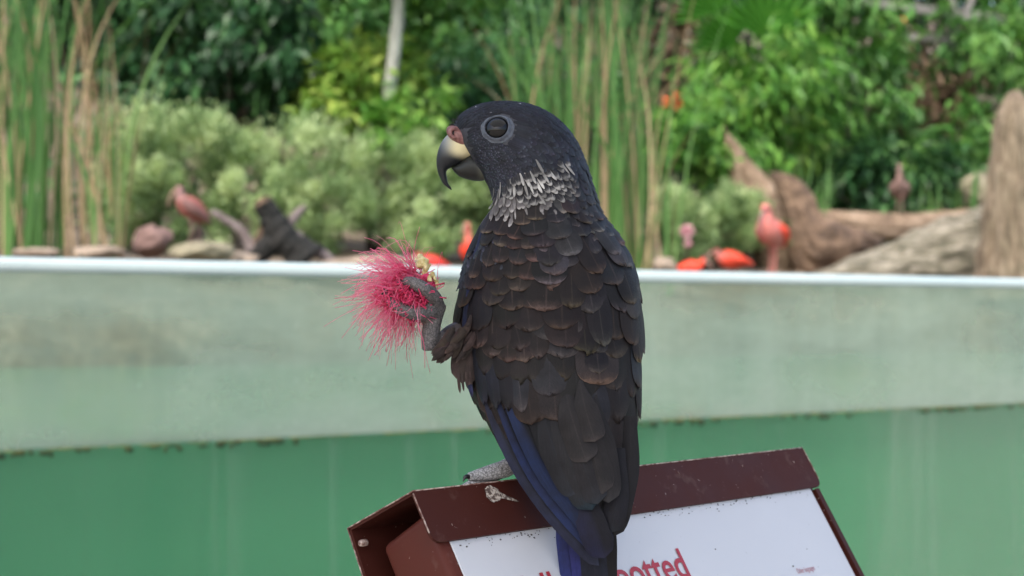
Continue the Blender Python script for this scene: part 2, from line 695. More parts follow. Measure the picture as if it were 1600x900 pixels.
# worn bare rims along the cut edges of the sheet
for nm, P_ in (("worn_rim", [R0 + BN * .0003, R0 + ER * SL + BN * .0003]),
               ("worn_rim", [R0 - ER * .0004, R0 + BK * BL - ER * .0004]),
               ("worn_rim", [BR - ER * .0004, BR + BQ * .24 - ER * .0004]),
               ("worn_rim", [face_pt(-.0003, .001), face_pt(-.0003, FL - .005)]),
               ("worn_rim", [face_pt(SL + .0003, .001), face_pt(SL + .0003, FL - .005)])):
    V, Fc = tube([P_[0], (P_[0] + P_[1]) / 2, P_[1]], [.00036] * 3, 6, 8)
    mesh(nm, V, Fc, MAT_WORN, sign)
# inner case with softly rounded edges
D0, D1 = .0030, .0400
IN = -FN
cen = R0 + ER * (SL / 2 + .001) + Q * (.0095 + .125) + IN * ((D0 + D1) / 2)
o = mesh("case", *box(cen, ER, Q, IN, SL - .010, .25, D1 - D0), MAT_BROWN2, sign, True)
bevel(o, .0038, 4)
# white board on the case's face
bt = .0009
brd = mesh("board", *box(face_pt((.0125 + SL - .0105) / 2, (.012 + .243) / 2, -D0 + bt / 2 + .0001), ER, Q, FN,
                         SL - .0105 - .0125, .231, bt), MAT_WHITE, sign, False)
bevel(brd, .0003, 1)
# right-hand rim of the frame
mesh("side_rim", *box(face_pt(SL - .0058, .135, -.0022), ER, Q, FN, .0042, .215, .0034), MAT_BROWN, sign, False)
# rivet on the hood's inside
p = BR + ER * .0 + BQ * .010 + (-BF) * .006
V, Fc = tube([p - ER * .0012, p, p + ER * .003], [.0014, .0017, .0017], 10, 6)
mesh("rivet", V, Fc, MAT_WORN, sign)
# two posts down to the path
for e in (.06, SL - .06):
    c = R0 + ER * e + Q * .16 - FN * .022
    zt = c[2]
    mesh("post", *box((c[0], c[1], zt / 2), ER, SN, (0, 0, 1), .035, .022, zt), MAT_BROWN, sign, False)

# lettering
def text_mesh(body):
    cu = bpy.data.curves.new("lettering", 'FONT')
    cu.body = body
    cu.size = 1.0
    cu.offset = .012
    cu.resolution_u = 4
    ob = bpy.data.objects.new("lettering", cu)
    COL.objects.link(ob)
    dg = bpy.context.evaluated_depsgraph_get()
    me = bpy.data.meshes.new_from_object(ob.evaluated_get(dg))
    V = np.array([v.co[:] for v in me.vertices])
    Fc = [list(p_.vertices) for p_ in me.polygons]
    bpy.data.objects.remove(ob)
    bpy.data.curves.remove(cu)
    bpy.data.meshes.remove(me)
    return V, Fc


def letters(name, body, e_of_x, q_base, ysc, mat, out, grow=0.0):
    V, Fc = text_mesh(body)
    P_ = np.array([face_pt(e_of_x(v[0]), q_base - v[1] * ysc, out) for v in V])
    return mesh(name, P_, Fc, mat, brd, False)


OUT = -D0 + bt + .0004
tv, _ = text_mesh("Yellow-spotted")
xe, _ = text_mesh("Yel")
x_ll = xe[:, 0].max() - .01
x_d = tv[:, 0].max()
e_d, q_d, _ = face_hit(1080, 901, OUT)
e_dt, q_dt, _ = face_hit(1060, 851, OUT)
e_ll, _, _ = face_hit(846, 893, OUT)
ks = (e_d - e_ll) / (x_d - x_ll)
ysc = (q_d - q_dt) / .775
letters("lettering", "Yellow-spotted", lambda x: e_d + (x - x_d) * ks, q_d, ysc, MAT_RED, OUT + .0002)
e_c, q_c, _ = face_hit(1262, 893, OUT)
letters("caption", "Other languages", lambda x: e_c + (x - 3.6) * .0028, q_c, .0045, MAT_CAPT, OUT)

# dried bird dropping on the hood flange
r_ = np.random.default_rng(11)
ed, qd, _ = face_hit(770, 772)
V, Fc = [], []
nn = 60
for k in range(nn):
    t = 2 * math.pi * k / nn
    rr = .0046 * (1 + .07 * math.sin(3 * t + 1) + .05 * math.sin(7 * t) + .03 * math.sin(13 * t + 2))
    tail_ = math.exp(-((t - .35) / .20) ** 2) * .0095
    V.append(face_pt(ed + (rr + tail_) * math.cos(t) * 1.15, qd + rr * math.sin(t) * .95 + tail_ * .45, .00030))
V.append(face_pt(ed, qd, .0007))
mesh("dropping", V, [[k, (k + 1) % nn, nn] for k in range(nn)], MAT_DROP, sign)
# grime caught under the flange and a few specks
mb = MB()
m = NT("grime"); m.set(Base_Color=(.06, .05, .042, 1), Roughness=.95)
for k in range(150):
    e_ = r_.uniform(.014, SL - .014)
    q_ = FL + abs(r_.normal(0, .0022)) + (.0 if r_.random() < .85 else r_.uniform(.01, .09))
    s_ = r_.uniform(.00012, .00042)
    n_ = IV * (1 + r_.normal(0, .3, (len(IV), 1)))
    mb.add(face_pt(e_, q_, OUT) + n_[:, :1] * s_ * 1.6 * ER + n_[:, 1:2] * s_ * Q + n_[:, 2:] * .0001 * FN, IF)
tag(mb.build("grime", m.m, brd), kind="stuff")
for px_, py_, s_ in ((1060, 739, 2.2), (706, 820, 1.2), (980, 712, 1.0), (1160, 728, 1.2), (1240, 722, 1.4)):
    e_, q_, _ = face_hit(px_, py_)
    mesh("paint_chip", face_pt(e_, q_, .0002) + IV[:, :1] * .0004 * s_ * .5 * ER + IV[:, 1:2] * .0006 * s_ * Q + IV[:, 2:] * .0001 * FN, IF, MAT_WORN, sign)

# ------------------------------------------------------------------ the parrot
MM = .001
rows = [  # dorsal outline, ventral outline, half depth, depth
    (707, 196, 756, 279, .0085, .788), (723, 177, 765, 294, .0140, .788), (752, 163, 770, 310, .0182, .788),
    (792, 159, 771, 324, .0208, .788), (832, 165, 766, 335, .0226, .788), (868, 184, 758, 344, .0250, .789),
    (897, 217, 751, 353, .0285, .791), (916, 262, 745, 366, .0330, .794), (929, 306, 738, 382, .0375, .797),
    (941, 338, 730, 404, .0415, .799), (966, 372, 723, 432, .0440, .800), (989, 412, 717, 462, .0450, .800),
    (1000, 455, 713, 495, .0455, .799), (1003, 510, 714, 530, .0450, .798), (1001, 565, 722, 570, .0430, .795),
    (999, 615, 735, 612, .0390, .791), (995, 660, 758, 655, .0330, .786), (989, 705, 786, 702, .0260, .780),
    (980, 745, 813, 744, .0190, .774), (970, 782, 838, 786, .0130, .770), (958, 822, 866, 828, .0080, .768)]
BODY = Loft(rows)
bv, bf = BODY.solid(120, 72)
bvh = BVHTree.FromPolygons([Vector(v) for v in bv], bf)


def surf(px, py):
    d = ray(px, py)
    h_ = bvh.ray_cast(Vector(CAMP), Vector(d))
    return (np.array(h_[0]), np.array(h_[1])) if h_[0] is not None else (None, None)


def near(p):
    h_ = bvh.find_nearest(Vector(p))
    q, n_ = np.array(h_[0]), np.array(h_[1])
    return q, n_


c_ = bv.mean(0)
if (near(CAMP)[1] @ np.array([0, -1.0, 0])) < 0:
    bf = [f[::-1] for f in bf]
    bvh = BVHTree.FromPolygons([Vector(v) for v in bv], bf)

# feather material: each mesh carries its own vane colour, rim colour and vane coordinates
m = NT("feather")
uvw = m.n("SeparateXYZ")
m.l(m.attr("vane", "Vector"), uvw.inputs[0])
u_, v_ = m.math('ABSOLUTE', uvw.outputs[0]), uvw.outputs[1]
side = m.math('MULTIPLY', m.math('POWER', u_, 2.5), m.ramp(v_, [(.45, 0), (.85, 1)]))
edge = m.math('MAXIMUM', side, v_)
geo = m.n("NewGeometry")
jit = m.noise(900, 3, .6, vec=geo.outputs["Position"])
big = m.noise(95, 4, .6, vec=geo.outputs["Position"])
edge = m.math('ADD', edge, m.math('MULTIPLY', m.math('SUBTRACT', jit, .5), .10))
mask = m.ramp(edge, [(.78, 0), (.90, .25), (.97, 1)])
ca, cb = m.attr("ca"), m.attr("cb")
shaft = m.ramp(u_, [(.0, 1), (.07, 0)])
col = m.mix(mask, ca, cb)
col = m.mix(m.math('MULTIPLY', shaft, .5), col, m.mix(.7, ca, cb))
vs_ = m.n("CombineXYZ")
m.l(m.math('MULTIPLY', u_, 1.5), vs_.inputs[0])
m.l(m.math('ADD', m.math('MULTIPLY', v_, 16.0), m.math('MULTIPLY', u_, -7.0)), vs_.inputs[1])
strand = m.noise(2.2, 4, .7, vec=vs_.outputs[0])
col = m.mix(m.ramp(strand, [(.38, .55), (.60, 0)]), col, m.mix(1.0, col, (.45, .45, .48), 'MULTIPLY'))
col = m.mix(m.ramp(big, [(.35, .55), (.65, 0)]), col, (.008, .007, .008))
m.base(col).set(Roughness=.55)
m.p.inputs["Specular IOR Level"].default_value = .16
m.p.inputs["Sheen Weight"].default_value = .0
m.p.inputs["Sheen Roughness"].default_value = .5
barb = m.n("TexWave", wave_type='BANDS', bands_direction='Y')
cmb = m.n("CombineXYZ")
m.l(m.math('ADD', m.math('MULTIPLY', v_, 1.0), m.math('MULTIPLY', u_, -.35)), cmb.inputs[1])
barb.inputs["Scale"].default_value = 11
barb.inputs["Distortion"].default_value = 2.0
barb.inputs["Detail"].default_value = 3
m.l(cmb.outputs[0], barb.inputs[0])
m.bump(m.math('ADD', m.math('MULTIPLY', barb.outputs[1], .5), m.math('MULTIPLY', jit, .8)), .22, .0012)
MAT_FEATHER = m.m

NU, NV = 7, 11


def vane_width(v, tip=.42, root=.45, fullness=2.3):
    """Half width along the feather, 0..1."""
    w = np.where(v < .5, root + (1 - root) * smooth(0, .5, v), 1.0)
    k = np.clip((v - (1 - tip)) / tip, 0, 1)
    return w * np.clip(1 - k ** fullness, 0, 1) ** (1 / fullness)


def feather_on(base, tdir, length, width, l0, l1, ca, cb, camber=.0012, tip=.42, nu=NU, nv=NV, curl=0.0, fr=.022):
    """Feather that follows the body: base point, direction, size in metres, lift at root and tip."""
    q, n_ = near(base)
    T = unit(tdir - n_ * (tdir @ n_))
    vs = 1 - (1 - np.linspace(0, 1, nv)) ** 1.7
    usx = np.linspace(-1, 1, nu)
    V, UVs = [], []
    fray = rng.normal(0, fr, nu)
    p = q.copy()
    for i, v in enumerate(vs):
        if i:
            p, n_ = near(p + T * length * (v - vs[i - 1]))
            T = unit(T - n_ * (T @ n_))
        B = np.cross(T, n_)
        w = vane_width(np.array(v), tip) * width / 2
        for u in usx:
            pt = p + B * u * w
            qs, ns_ = near(pt)
            nrm_ = unit(n_ * .6 + ns_ * .4)
            lift = l0 + (l1 - l0) * v ** 1.4 - camber * u * u * (.3 + .7 * v)
            blend = .75
            V.append((qs * blend + pt * (1 - blend)) + nrm_ * lift + T * (fray[int(round((u + 1) / 2 * (nu - 1)))] * length * float(smooth(.6, 1, v))))
            UVs.append((u, v, 0))
    Fc = [[i * nu + j, i * nu + j + 1, (i + 1) * nu + j + 1, (i + 1) * nu + j] for i in range(nv - 1) for j in range(nu - 1)]
    V = np.array(V)
    n = len(V)
    return V, Fc, dict(ca=np.tile(ca, (n, 1)), cb=np.tile(cb, (n, 1)), vane=np.array(UVs))


def jitc(c, s=.15):
    return tuple(np.clip(np.array(c) * (1 + rng.normal(0, s)) * (1 + rng.normal(0, s * .25, 3)), .002, 1))


PX = .775 / F           # metres per photo pixel at the bird
parrot = empty("parrot", ridge_at(812), "dark dusky parrot with white streaked neck perched on the brown sign holding a flower", "parrot")

DARK = (.0165, .0115, .0105); RIM = (.135, .090, .070)
DARK2 = (.0145, .0130, .0150); RIM2 = (.115, .098, .092)
BLUE = (.018, .022, .050); BLUERIM = (.035, .045, .10)
TEAL = (.010, .022, .032)


def put(name, data, parent=parent if False else None):
    V, Fc, at = data
    o = mesh(name, V, Fc, MAT_FEATHER, parrot, True, at)
    return o


def place(name, tipx, tipy, L, Wd, ang, ca, cb, l0=.001, l1=.003, tip=.42, camber=.0007):
    """Feather whose tip is seen at (tipx, tipy); ang: degrees from straight down, positive to the right."""
    bx = tipx - math.sin(rad(ang)) * L
    by = tipy - math.cos(rad(ang)) * L
    hit, n_ = surf(bx, by)
    if hit is None:
        hit, n_ = near(W(bx, by, .775))
    d = W(tipx, tipy, hit[1]) - W(bx, by, hit[1])
    return put(name, feather_on(hit, unit(d), L * PX, Wd * PX, l0, l1, jitc(ca, .22), jitc(cb, .25), camber, tip, 9, 12))


# --- body, legs and feet grown as one surface
def wp(x, y, Y): return W(x, y, Y)


F0 = ridge_at(806)
UPZ = np.array([0, 0, 1.0])
LEGS = []
def limb(P_, R_, ns=12, n=26):
    V, Fc = tube(P_, R_, ns, n)
    LEGS.append((np.array(catmull(P_, n)), catmull(R_, n)[:, 0]))
    return V, Fc


mb = MB()
mb.add(bv, bf)
# standing leg and its toes over the ridge of the hood
ank = F0 + np.array([.001, .004, .0095])
mb.add(*limb([wp(858, 668, .795), wp(838, 706, .792), ank], [.012, .0065, .0046]))
for dx, r0 in ((-62, .0040), (-40, .0034)):
    e1 = ridge_at(806 + dx * .55) + UPZ * .0042 - SN * (.004 if dx < -50 else .012) - UPZ * (0 if dx < -50 else .004)
    e2 = ridge_at(806 + dx) + UPZ * .0032 - SN * (.005 if dx < -50 else .020) - UPZ * (0 if dx < -50 else .008)
    mb.add(*limb([ank, F0 + UPZ * .006 + ER * -.004 - SN * .003, e1, e2], [.0046, r0 + .0006, r0, .0023]))
mb.add(*limb([ank, F0 + UPZ * .004 + ER * .010 - SN * .004, F0 + ER * .024 + UPZ * .003 - SN * .006], [.0044, .0036, .0024]))
# raised leg: feathered thigh, shank, foot pad, toes closing on the flower
YL = .776
mb.add(*limb([wp(752, 535, .787), wp(712, 532, .784), wp(680, 548, YL + .002)], [.0135, .0090, .0045]))
mb.add(*limb([wp(672, 548, YL), wp(672, 528, YL), wp(676, 502, YL), wp(682, 474, YL)], [.0042, .0046, .0046, .0054]))
TOES = [([wp(681, 478, YL), wp(677, 464, YL - .008), wp(664, 452, YL - .013), wp(646, 442, YL - .014), wp(632, 439, YL - .011)],
         [.0046, .0039, .0035, .0031, .0022]),
        ([wp(682, 482, YL), wp(662, 488, YL - .008), wp(638, 487, YL - .012), wp(616, 476, YL - .012), wp(604, 461, YL - .009)],
         [.0048, .0040, .0035, .0030, .0020]),
        ([wp(680, 476, YL + .002), wp(664, 456, YL + .010), wp(640, 446, YL + .012), wp(626, 455, YL + .008)], [.0045, .0040, .0034, .0024]),
        ([wp(678, 486, YL), wp(664, 493, YL + .002), wp(650, 494, YL + .002)], [.0045, .0038, .0026])]
for P_, R_ in TOES:
    mb.add(*limb(P_, R_))
tmp = mb.build("body", None)
rm = tmp.modifiers.new("r", 'REMESH')
rm.mode = 'VOXEL'
rm.voxel_size = .0009
smd_ = tmp.modifiers.new("s", 'SMOOTH')
smd_.iterations = 2
dg = bpy.context.evaluated_depsgraph_get()
me = bpy.data.meshes.new_from_object(tmp.evaluated_get(dg))
bpy.data.objects.remove(tmp)
nv_ = len(me.vertices)
co = np.empty(nv_ * 3); me.vertices.foreach_get("co", co); co = co.reshape(-1, 3)
# colour by what the skin is: scaly grey legs, brown thigh, slate head, whitish lower neck, dark body
XY = np.array([to_px(p_) for p_ in co])
colr = np.tile(np.array([.020, .017, .018]), (nv_, 1))
hx = smooth(340, 300, XY[:, 1] - .25 * (XY[:, 0] - 800))
colr = colr * (1 - hx[:, None]) + np.array([.030, .031, .040]) * hx[:, None]
legmask = np.zeros(nv_)
for i, (P_, R_) in enumerate(LEGS):
    if i == 4: continue
    d = np.min(np.linalg.norm(co[:, None] - P_[None, ::3], axis=2) - R_[None, ::3], axis=1)
    inb = d < .0022
    if i == 0:
        inb &= XY[:, 1] > 700
    legmask[inb] = np.where(i < 4, .6, 1.0)
stand = legmask == .6
raised = legmask == 1.0
colr[stand] = (.50, .485, .48)
colr[raised] = (.17, .155, .15)
dT = np.min(np.linalg.norm(co[:, None] - LEGS[4][0][None, ::2], axis=2) - LEGS[4][1][None, ::2], axis=1)
th_ = (dT < .003) & (XY[:, 0] < 735) & ~raised
colr[th_] = (.055, .036, .031)
at = me.attributes.new("skin", 'FLOAT_COLOR', 'POINT')
at.data.foreach_set("color", np.c_[colr, np.ones(nv_)].ravel())
at = me.attributes.new("scale", 'FLOAT', 'POINT')
at.data.foreach_set("value", (legmask > 0).astype(float))
me.polygons.foreach_set("use_smooth", np.ones(len(me.polygons), bool))
m = NT("parrot_skin")
geo = m.n("NewGeometry")
vor = m.n("TexVoronoi", feature='DISTANCE_TO_EDGE')
vor.inputs["Scale"].default_value = 620
m.l(geo.outputs["Position"], vor.inputs["Vector"])
crk = m.ramp(vor.outputs[0], [(.01, .25), (.12, 1)])
fz = m.noise(700, 4, .6, vec=geo.outputs["Position"])
sc_ = m.attr("scale", "Fac")
col = m.mix(m.math('MULTIPLY', sc_, m.math('SUBTRACT', 1.0, crk)), m.attr("skin"), (.025, .022, .022))
col = m.mix(m.math('MULTIPLY', m.ramp(fz, [(.35, 1), (.65, 0)]), .5), col, (.012, .011, .012))
m.base(col).set(Roughness=.6)
hgt = m.math('ADD', m.math('MULTIPLY', m.math('MULTIPLY', crk, sc_), 1.0), m.math('MULTIPLY', fz, .6))
m.bump(hgt, .35, .0008)
me.materials.clear()
me.materials.append(m.m)
body_o = add_obj("body", me, parrot)

# --- claws
m = NT("claw"); m.set(Base_Color=(.012, .011, .012, 1), Roughness=.3); MAT_CLAW = m.m
def claw(P_, r):
    V, Fc = tube(P_, [r, r * .8, r * .15], 8, 12)
    mesh("claw", V, Fc, MAT_CLAW, parrot)
claw([wp(634, 440, YL - .011), wp(625, 443, YL - .0105), wp(620, 452, YL - .008)], .0021)
claw([wp(605, 463, YL - .009), wp(600, 454, YL - .0085), wp(604, 446, YL - .006)], .0021)
claw([wp(652, 494, YL + .002), wp(645, 497, YL + .0015), wp(640, 492, YL + .001)], .0021)
for dx, s_ in ((-62, .005), (-40, .020)):
    b_ = ridge_at(806 + dx + 1) + UPZ * (.0034 if dx < -50 else -.0046) - SN * s_
    claw([b_, b_ - ER * .0028 + UPZ * .0001, b_ - ER * .0045 - UPZ * .0022], .0012)

# --- head: bill, cere, eye
YH = .788
m = NT("bill")
geo = m.n("NewGeometry")
m.base(m.attr("tint")).set(Roughness=.42)
m.p.inputs["Specular IOR Level"].default_value = .28
m.bump(m.noise(500, 3, .5, vec=geo.outputs["Position"], stretch=(1, 1, .5)), .12, .0006)
MAT_BILL = m.m
ub = Loft([(722, 199, 748, 240, .0074, YH), (712, 203, 741, 245, .0076, YH), (699, 211, 730, 250, .0068, YH), (689, 224, 717, 257, .0058, YH),
           (683, 241, 705, 262, .0046, YH), (682, 257, 698, 267, .0035, YH), (685, 272, 698, 276, .0026, YH),
           (691, 285, 700, 286, .0017, YH), (699, 293, 704, 292, .0008, YH), (705, 297, 706, 296, .0003, YH)])
V, Fc = ub.solid(44, 26)
XYb = np.array([to_px(p_) for p_ in V])
cream, dk = np.array([.66, .58, .34]), np.array([.016, .017, .019])
gx = smooth(694, 716, XYb[:, 0]) * smooth(252, 236, XYb[:, 1] - (XYb[:, 0] - 720) * .25)
gr = np.array([.30, .31, .29])
mid_ = smooth(682, 700, XYb[:, 0]) * smooth(252, 215, XYb[:, 1])
tint = dk + (gr - dk) * (.85 * mid_)[:, None]
tint = tint + (cream - tint) * gx[:, None]
mesh("upper_bill", V, Fc, MAT_BILL, parrot, True, dict(tint=tint))
lb = Loft([(705, 262, 706, 264, .0012, YH), (712, 259, 711, 270, .0034, YH), (722, 252, 720, 277, .0052, YH), (737, 240, 737, 282, .0070, YH),
           (749, 250, 751, 283, .0078, YH), (757, 266, 760, 281, .0070, YH)])
V, Fc = lb.solid(30, 24)
XYb = np.array([to_px(p_) for p_ in V])
gx = smooth(742, 760, XYb[:, 0]) * .55
tint = np.array([.020, .021, .019]) + (np.array([.20, .20, .15]) - np.array([.020, .021, .019])) * gx[:, None]
mesh("lower_bill", V, Fc, MAT_BILL, parrot, True, dict(tint=tint))

m = NT("cere_skin")
m.base(m.ramp(m.noise(400, 4, .6), [(.35, (.13, .045, .040)), (.65, (.26, .12, .105))])).set(Roughness=.5)
m.bump(m.noise(700, 3), .3, .0008)
MAT_CERE = m.m
def blob(name, px, py, Y, rx, ry, rz, mat, rot=0, parent=parrot, n=20, open_=None):
    bm = bmesh.new()
    bmesh.ops.create_uvsphere(bm, u_segments=n * 2, v_segments=n, radius=1)
    V = np.array([v.co[:] for v in bm.verts]); Fc = [[v.index for v in f.verts] for f in bm.faces]
    bm.free()
    c, s_ = math.cos(rad(rot)), math.sin(rad(rot))
    x = V[:, 0] * rx; z = V[:, 2] * rz
    V = np.stack([x * c - z * s_, V[:, 1] * ry, x * s_ + z * c], 1) + W(px, py, Y)
    return mesh(name, V, Fc, mat, parent)
cere = blob("cere", 718, 214, YH - .0040, .0078, .0050, .0040, MAT_CERE, -38)
# nostril: raised ring with a dark hole
nc = W(709.5, 208, YH - .0084)
th = np.linspace(0, 2 * math.pi, 21)
V, Fc = tube([nc + np.array([math.cos(t) * .0019, .0008 * math.cos(t), math.sin(t) * .0021]) for t in th], [.00095] * 21, 8, 40)
mesh("nostril", V, Fc, MAT_CERE, cere)
m = NT("nostril_hole"); m.set(Base_Color=(.012, .008, .008, 1), Roughness=.7)
blob("nostril_hole", 709.5, 208, YH - .0079, .0015, .0007, .0017, m.m, 0, cere, 8)

# eye: bare ring, lid rims, glossy dark ball
hit, n_e = surf(777, 201)
hit = hit + n_e * .0005
ex_, ez_ = unit(np.cross(n_e, [0, 0, 1.0])), None
ez_ = unit(np.cross(ex_, n_e)); ez_ = ez_ if ez_[2] > 0 else -ez_
m = NT("eye_skin")
m.base(m.ramp(m.noise(420, 5, .65), [(.3, (.040, .046, .060)), (.7, (.105, .118, .145))])).set(Roughness=.55)
m.bump(m.noise(650, 4, .6), .5, .0010)
MAT_EYESKIN = m.m
V, Fc = [], []
prof = [(.0092, -.0004), (.0088, .0003), (.0082, .0006), (.0077, .0004), (.0072, .0005), (.0067, .0013), (.0063, .0016), (.0060, .0012), (.0057, .0002)]
ns = 44
for r, hgt in prof:
    for j in range(ns):
        t = 2 * math.pi * j / ns
        wob_ = 1 + .03 * math.sin(3 * t + 1) + (.02 * math.sin(9 * t) if r > .006 else 0)
        q = hit + ex_ * r * wob_ * math.cos(t) * .98 + ez_ * r * wob_ * math.sin(t) * (.90 if r > .0085 else .96)
        if r > .0075:
            qq, nn_ = near(q)
            q = qq
        else:
            nn_ = n_e
        V.append(q + nn_ * hgt)
Fc = ring_faces(len(prof), ns, False)
mesh("eye_ring", V, Fc, MAT_EYESKIN, parrot)
m = NT("eyeball"); m.set(Base_Color=(.004, .0035, .0035, 1), Roughness=.03, IOR=1.38)
bm = bmesh.new()
bmesh.ops.create_uvsphere(bm, u_segments=40, v_segments=24, radius=1)
V = np.array([v.co[:] for v in bm.verts]); Fc = [[v.index for v in f.verts] for f in bm.faces]
bm.free()
mesh("eye", hit - n_e * .0032 + V * .0068, Fc, m.m, parrot)

# --- small head, neck and belly plumage (all round the bird)
mb = MB()
r_ = np.random.default_rng(5)
A_, B_, H_ = catmull(BODY.A, 241), catmull(BODY.B, 241), catmull(BODY.h, 241)[:, 0]
def body_pt(t, th):
    i = t * 240 / (BODY.n - 1)
    k = min(int(i), 239); f = i - k
    a, b, h = A_[k] * (1 - f) + A_[k + 1] * f, B_[k] * (1 - f) + B_[k + 1] * f, H_[k] * (1 - f) + H_[k + 1] * f
    return (a + b) / 2 + math.cos(th) * (a - b) / 2 + math.sin(th) * h * np.array([0, 1.0, 0])
cands = []
t = .30
row = 0
while t < 9.6:
    sz = 6.5 + 19 * smooth(1.5, 9.0, t)             # feather pitch in photo px
    p_ = [body_pt(t, k / 60 * 2 * math.pi) for k in range(61)]
    per = sum(np.linalg.norm(p_[k + 1] - p_[k]) for k in range(60))
    n = max(8, int(per / (sz * .78 * PX)))
    L_ = np.linalg.norm(np.mean(p_[:-1], 0) - np.mean([body_pt(t + .2, k / 60 * 2 * math.pi) for k in range(60)], 0)) / .2
    for k in range(n):
        cands.append((t + r_.normal(0, .05), (k + r_.random() * .9) / n * 2 * math.pi, sz))
    # ring spacing measured on the dorsal side where rows open most
    L_ = np.linalg.norm(body_pt(t + .2, 0.6) - body_pt(t, 0.6)) / .2
    t += max(.05, sz * .62 * PX / max(L_, 1e-4))
    row += 1
for t, th, sz in cands:
    p0, p1 = body_pt(max(t, 0), th), body_pt(min(t + .25, 19.9), th)
    x, y = to_px(p0)
    front = math.sin(th) < .25
    if math.hypot(x - 777, y - 201) < 26 and front: continue
    if t < .8 and x < 728 and y < 235 and y > 202: continue
    # plumage colours
    nape = smooth(820, 900, x) * smooth(230, 320, y)
    ca_ = np.array([.022, .024, .033]) * (1 - nape) + np.array([.026, .022, .023]) * nape
    cb_ = np.array([.066, .071, .092]) * (1 - nape) + np.array([.125, .105, .095]) * nape
    cheek = smooth(815, 780, x) * smooth(205, 225, y)
    cb_ = cb_ * (1 + .25 * cheek)
    crown = smooth(215, 175, y)
    cb_ = cb_ * (1 - .35 * crown); ca_ = ca_ * (1 - .3 * crown)
    # whitish streaked patch on the lower side of the neck
    d1 = np.hypot((x - 838) / 48, (y - 293 - (x - 838) * .10) / 26)
    d2 = np.hypot((x - 806) / 50, (y - 318) / 20)
    d3 = np.hypot((x - 874) / 16, (y - 258) / 20)
    wpatch = max(smooth(1.15, .55, d1), smooth(1.15, .6, d3) * .8)
    pale = smooth(1.2, .5, d2)
    if front and max(float(smooth(1.15, .5, np.hypot((x - 830) / 52, (y - 279 + (x - 830) * .22) / 30))), float(smooth(1.2, .5, np.hypot((x - 871) / 10, (y - 244) / 14))),
                     float(smooth(1.2, .4, np.hypot((x - 800) / 54, (y - 308) / 19)))) > .3: continue
    Ls, Ws = sz * (2.8 - 1.0 * smooth(3, 8, t)), sz * 1.15
    if wpatch > .3 and front:
        if r_.random() < .22 + .55 * wpatch:
            cb_ = np.array([.60, .56, .50]) * r_.uniform(.75, 1.05)
            ca_ = np.array([.05, .046, .048]) if r_.random() < .6 else np.array([.40, .37, .33])
        else:
            cb_ = np.array([.20, .18, .165])
        Ls *= 1.1
    if pale > .2:
        cb_ = cb_ * (1 - pale) + np.array([.40, .365, .34]) * pale
        ca_ = ca_ * (1 - pale * .8) + np.array([.15, .135, .13]) * pale * .8
    data = feather_on(p0, unit(p1 - p0), Ls * PX, Ws * PX, .0001, .0005 + .0014 * smooth(3, 9, t), jitc(ca_, .22), jitc(cb_, .2), .0004, .5, 5, 8)
    if r_.random() < .012 and y < 200:
        data[2]["cb"][:] = (.5, .5, .52)
    mb.add(data[0], data[1], **data[2])
# streaked white collar on the side of the neck, in rows
yy_, row = 240.0, 0
while yy_ < 324:
    xx_ = 766 + (5 if row % 2 else 0)
    while xx_ < 892:
        x, y = xx_ + r_.normal(0, 1.0), yy_ + r_.normal(0, 1.2)
        xx_ += 9.0
        d1 = np.hypot((x - 830) / 52, (y - 279 + (x - 830) * .22) / 30)
        d2 = np.hypot((x - 800) / 54, (y - 308) / 19)
        d3 = np.hypot((x - 871) / 10, (y - 244) / 14)
        wgt = max(float(smooth(1.15, .5, d1)), float(smooth(1.2, .5, d3)))
        pal = float(smooth(1.2, .4, d2))
        if max(wgt, pal) < .15: continue
        hit, n_ = surf(x, y)
        if hit is None: continue
        a_ = rad(20 + (x - 820) * .35 + r_.normal(0, 2.5))
        d = W(x + math.sin(a_) * 10, y + math.cos(a_) * 10, hit[1]) - W(x, y, hit[1])
        q = r_.random()
        w0 = np.array([.76, .72, .66]) * r_.uniform(.5, 1.0) * (.45 + .55 * wgt)
        if pal > wgt:
            cb_, ca_ = np.array([.50, .46, .43]) * r_.uniform(.6, 1.1), np.array([.20, .18, .175])
        elif q < .30:
            cb_, ca_ = w0, w0 * .9
        else:
            cb_, ca_ = w0 * .85, np.array([.035, .033, .036])
        data = feather_on(hit, unit(d), r_.uniform(23, 32) * PX, (r_.uniform(3.5, 5.5) if q < .30 else r_.uniform(10, 13)) * PX, .0004 if q < .3 else 0.0, .0021 if q < .3 else .0017, ca_, cb_, .0002, .65, 7, 9, fr=.008)
        data[2]["vane"] = data[2]["vane"] * np.array([1.12, 1, 1]) + np.array([0, .10 if q > .3 else .25, 0])
        mb.add(data[0], data[1], **data[2])
    yy_ += 7.5
    row += 1
tag(mb.build("head_plumage", MAT_FEATHER, parrot), kind="stuff")
# belly and flanks, out of sight behind the wings
mb = MB()
t = 9.2; row = 0
while t < 18:
    p_ = [body_pt(t, k / 60 * 2 * math.pi) for k in range(61)]
    per = sum(np.linalg.norm(p_[k + 1] - p_[k]) for k in range(60))
    n = max(8, int(per / (34 * PX)))
    for k in range(n):
        th = (k + .5 * (row % 2)) / n * 2 * math.pi
        p0, p1 = body_pt(t, th), body_pt(t + .25, th)
        d_ = feather_on(p0, unit(p1 - p0), 62 * PX, 44 * PX, -.0002, .0006 if math.sin(th) < .1 else .0016, jitc((.028, .021, .020)), jitc((.075, .055, .048)), .0008, .5, 5, 9)
        mb.add(d_[0], d_[1], **d_[2])
    t += .62; row += 1
tag(mb.build("body_plumage", MAT_FEATHER, parrot), kind="stuff")

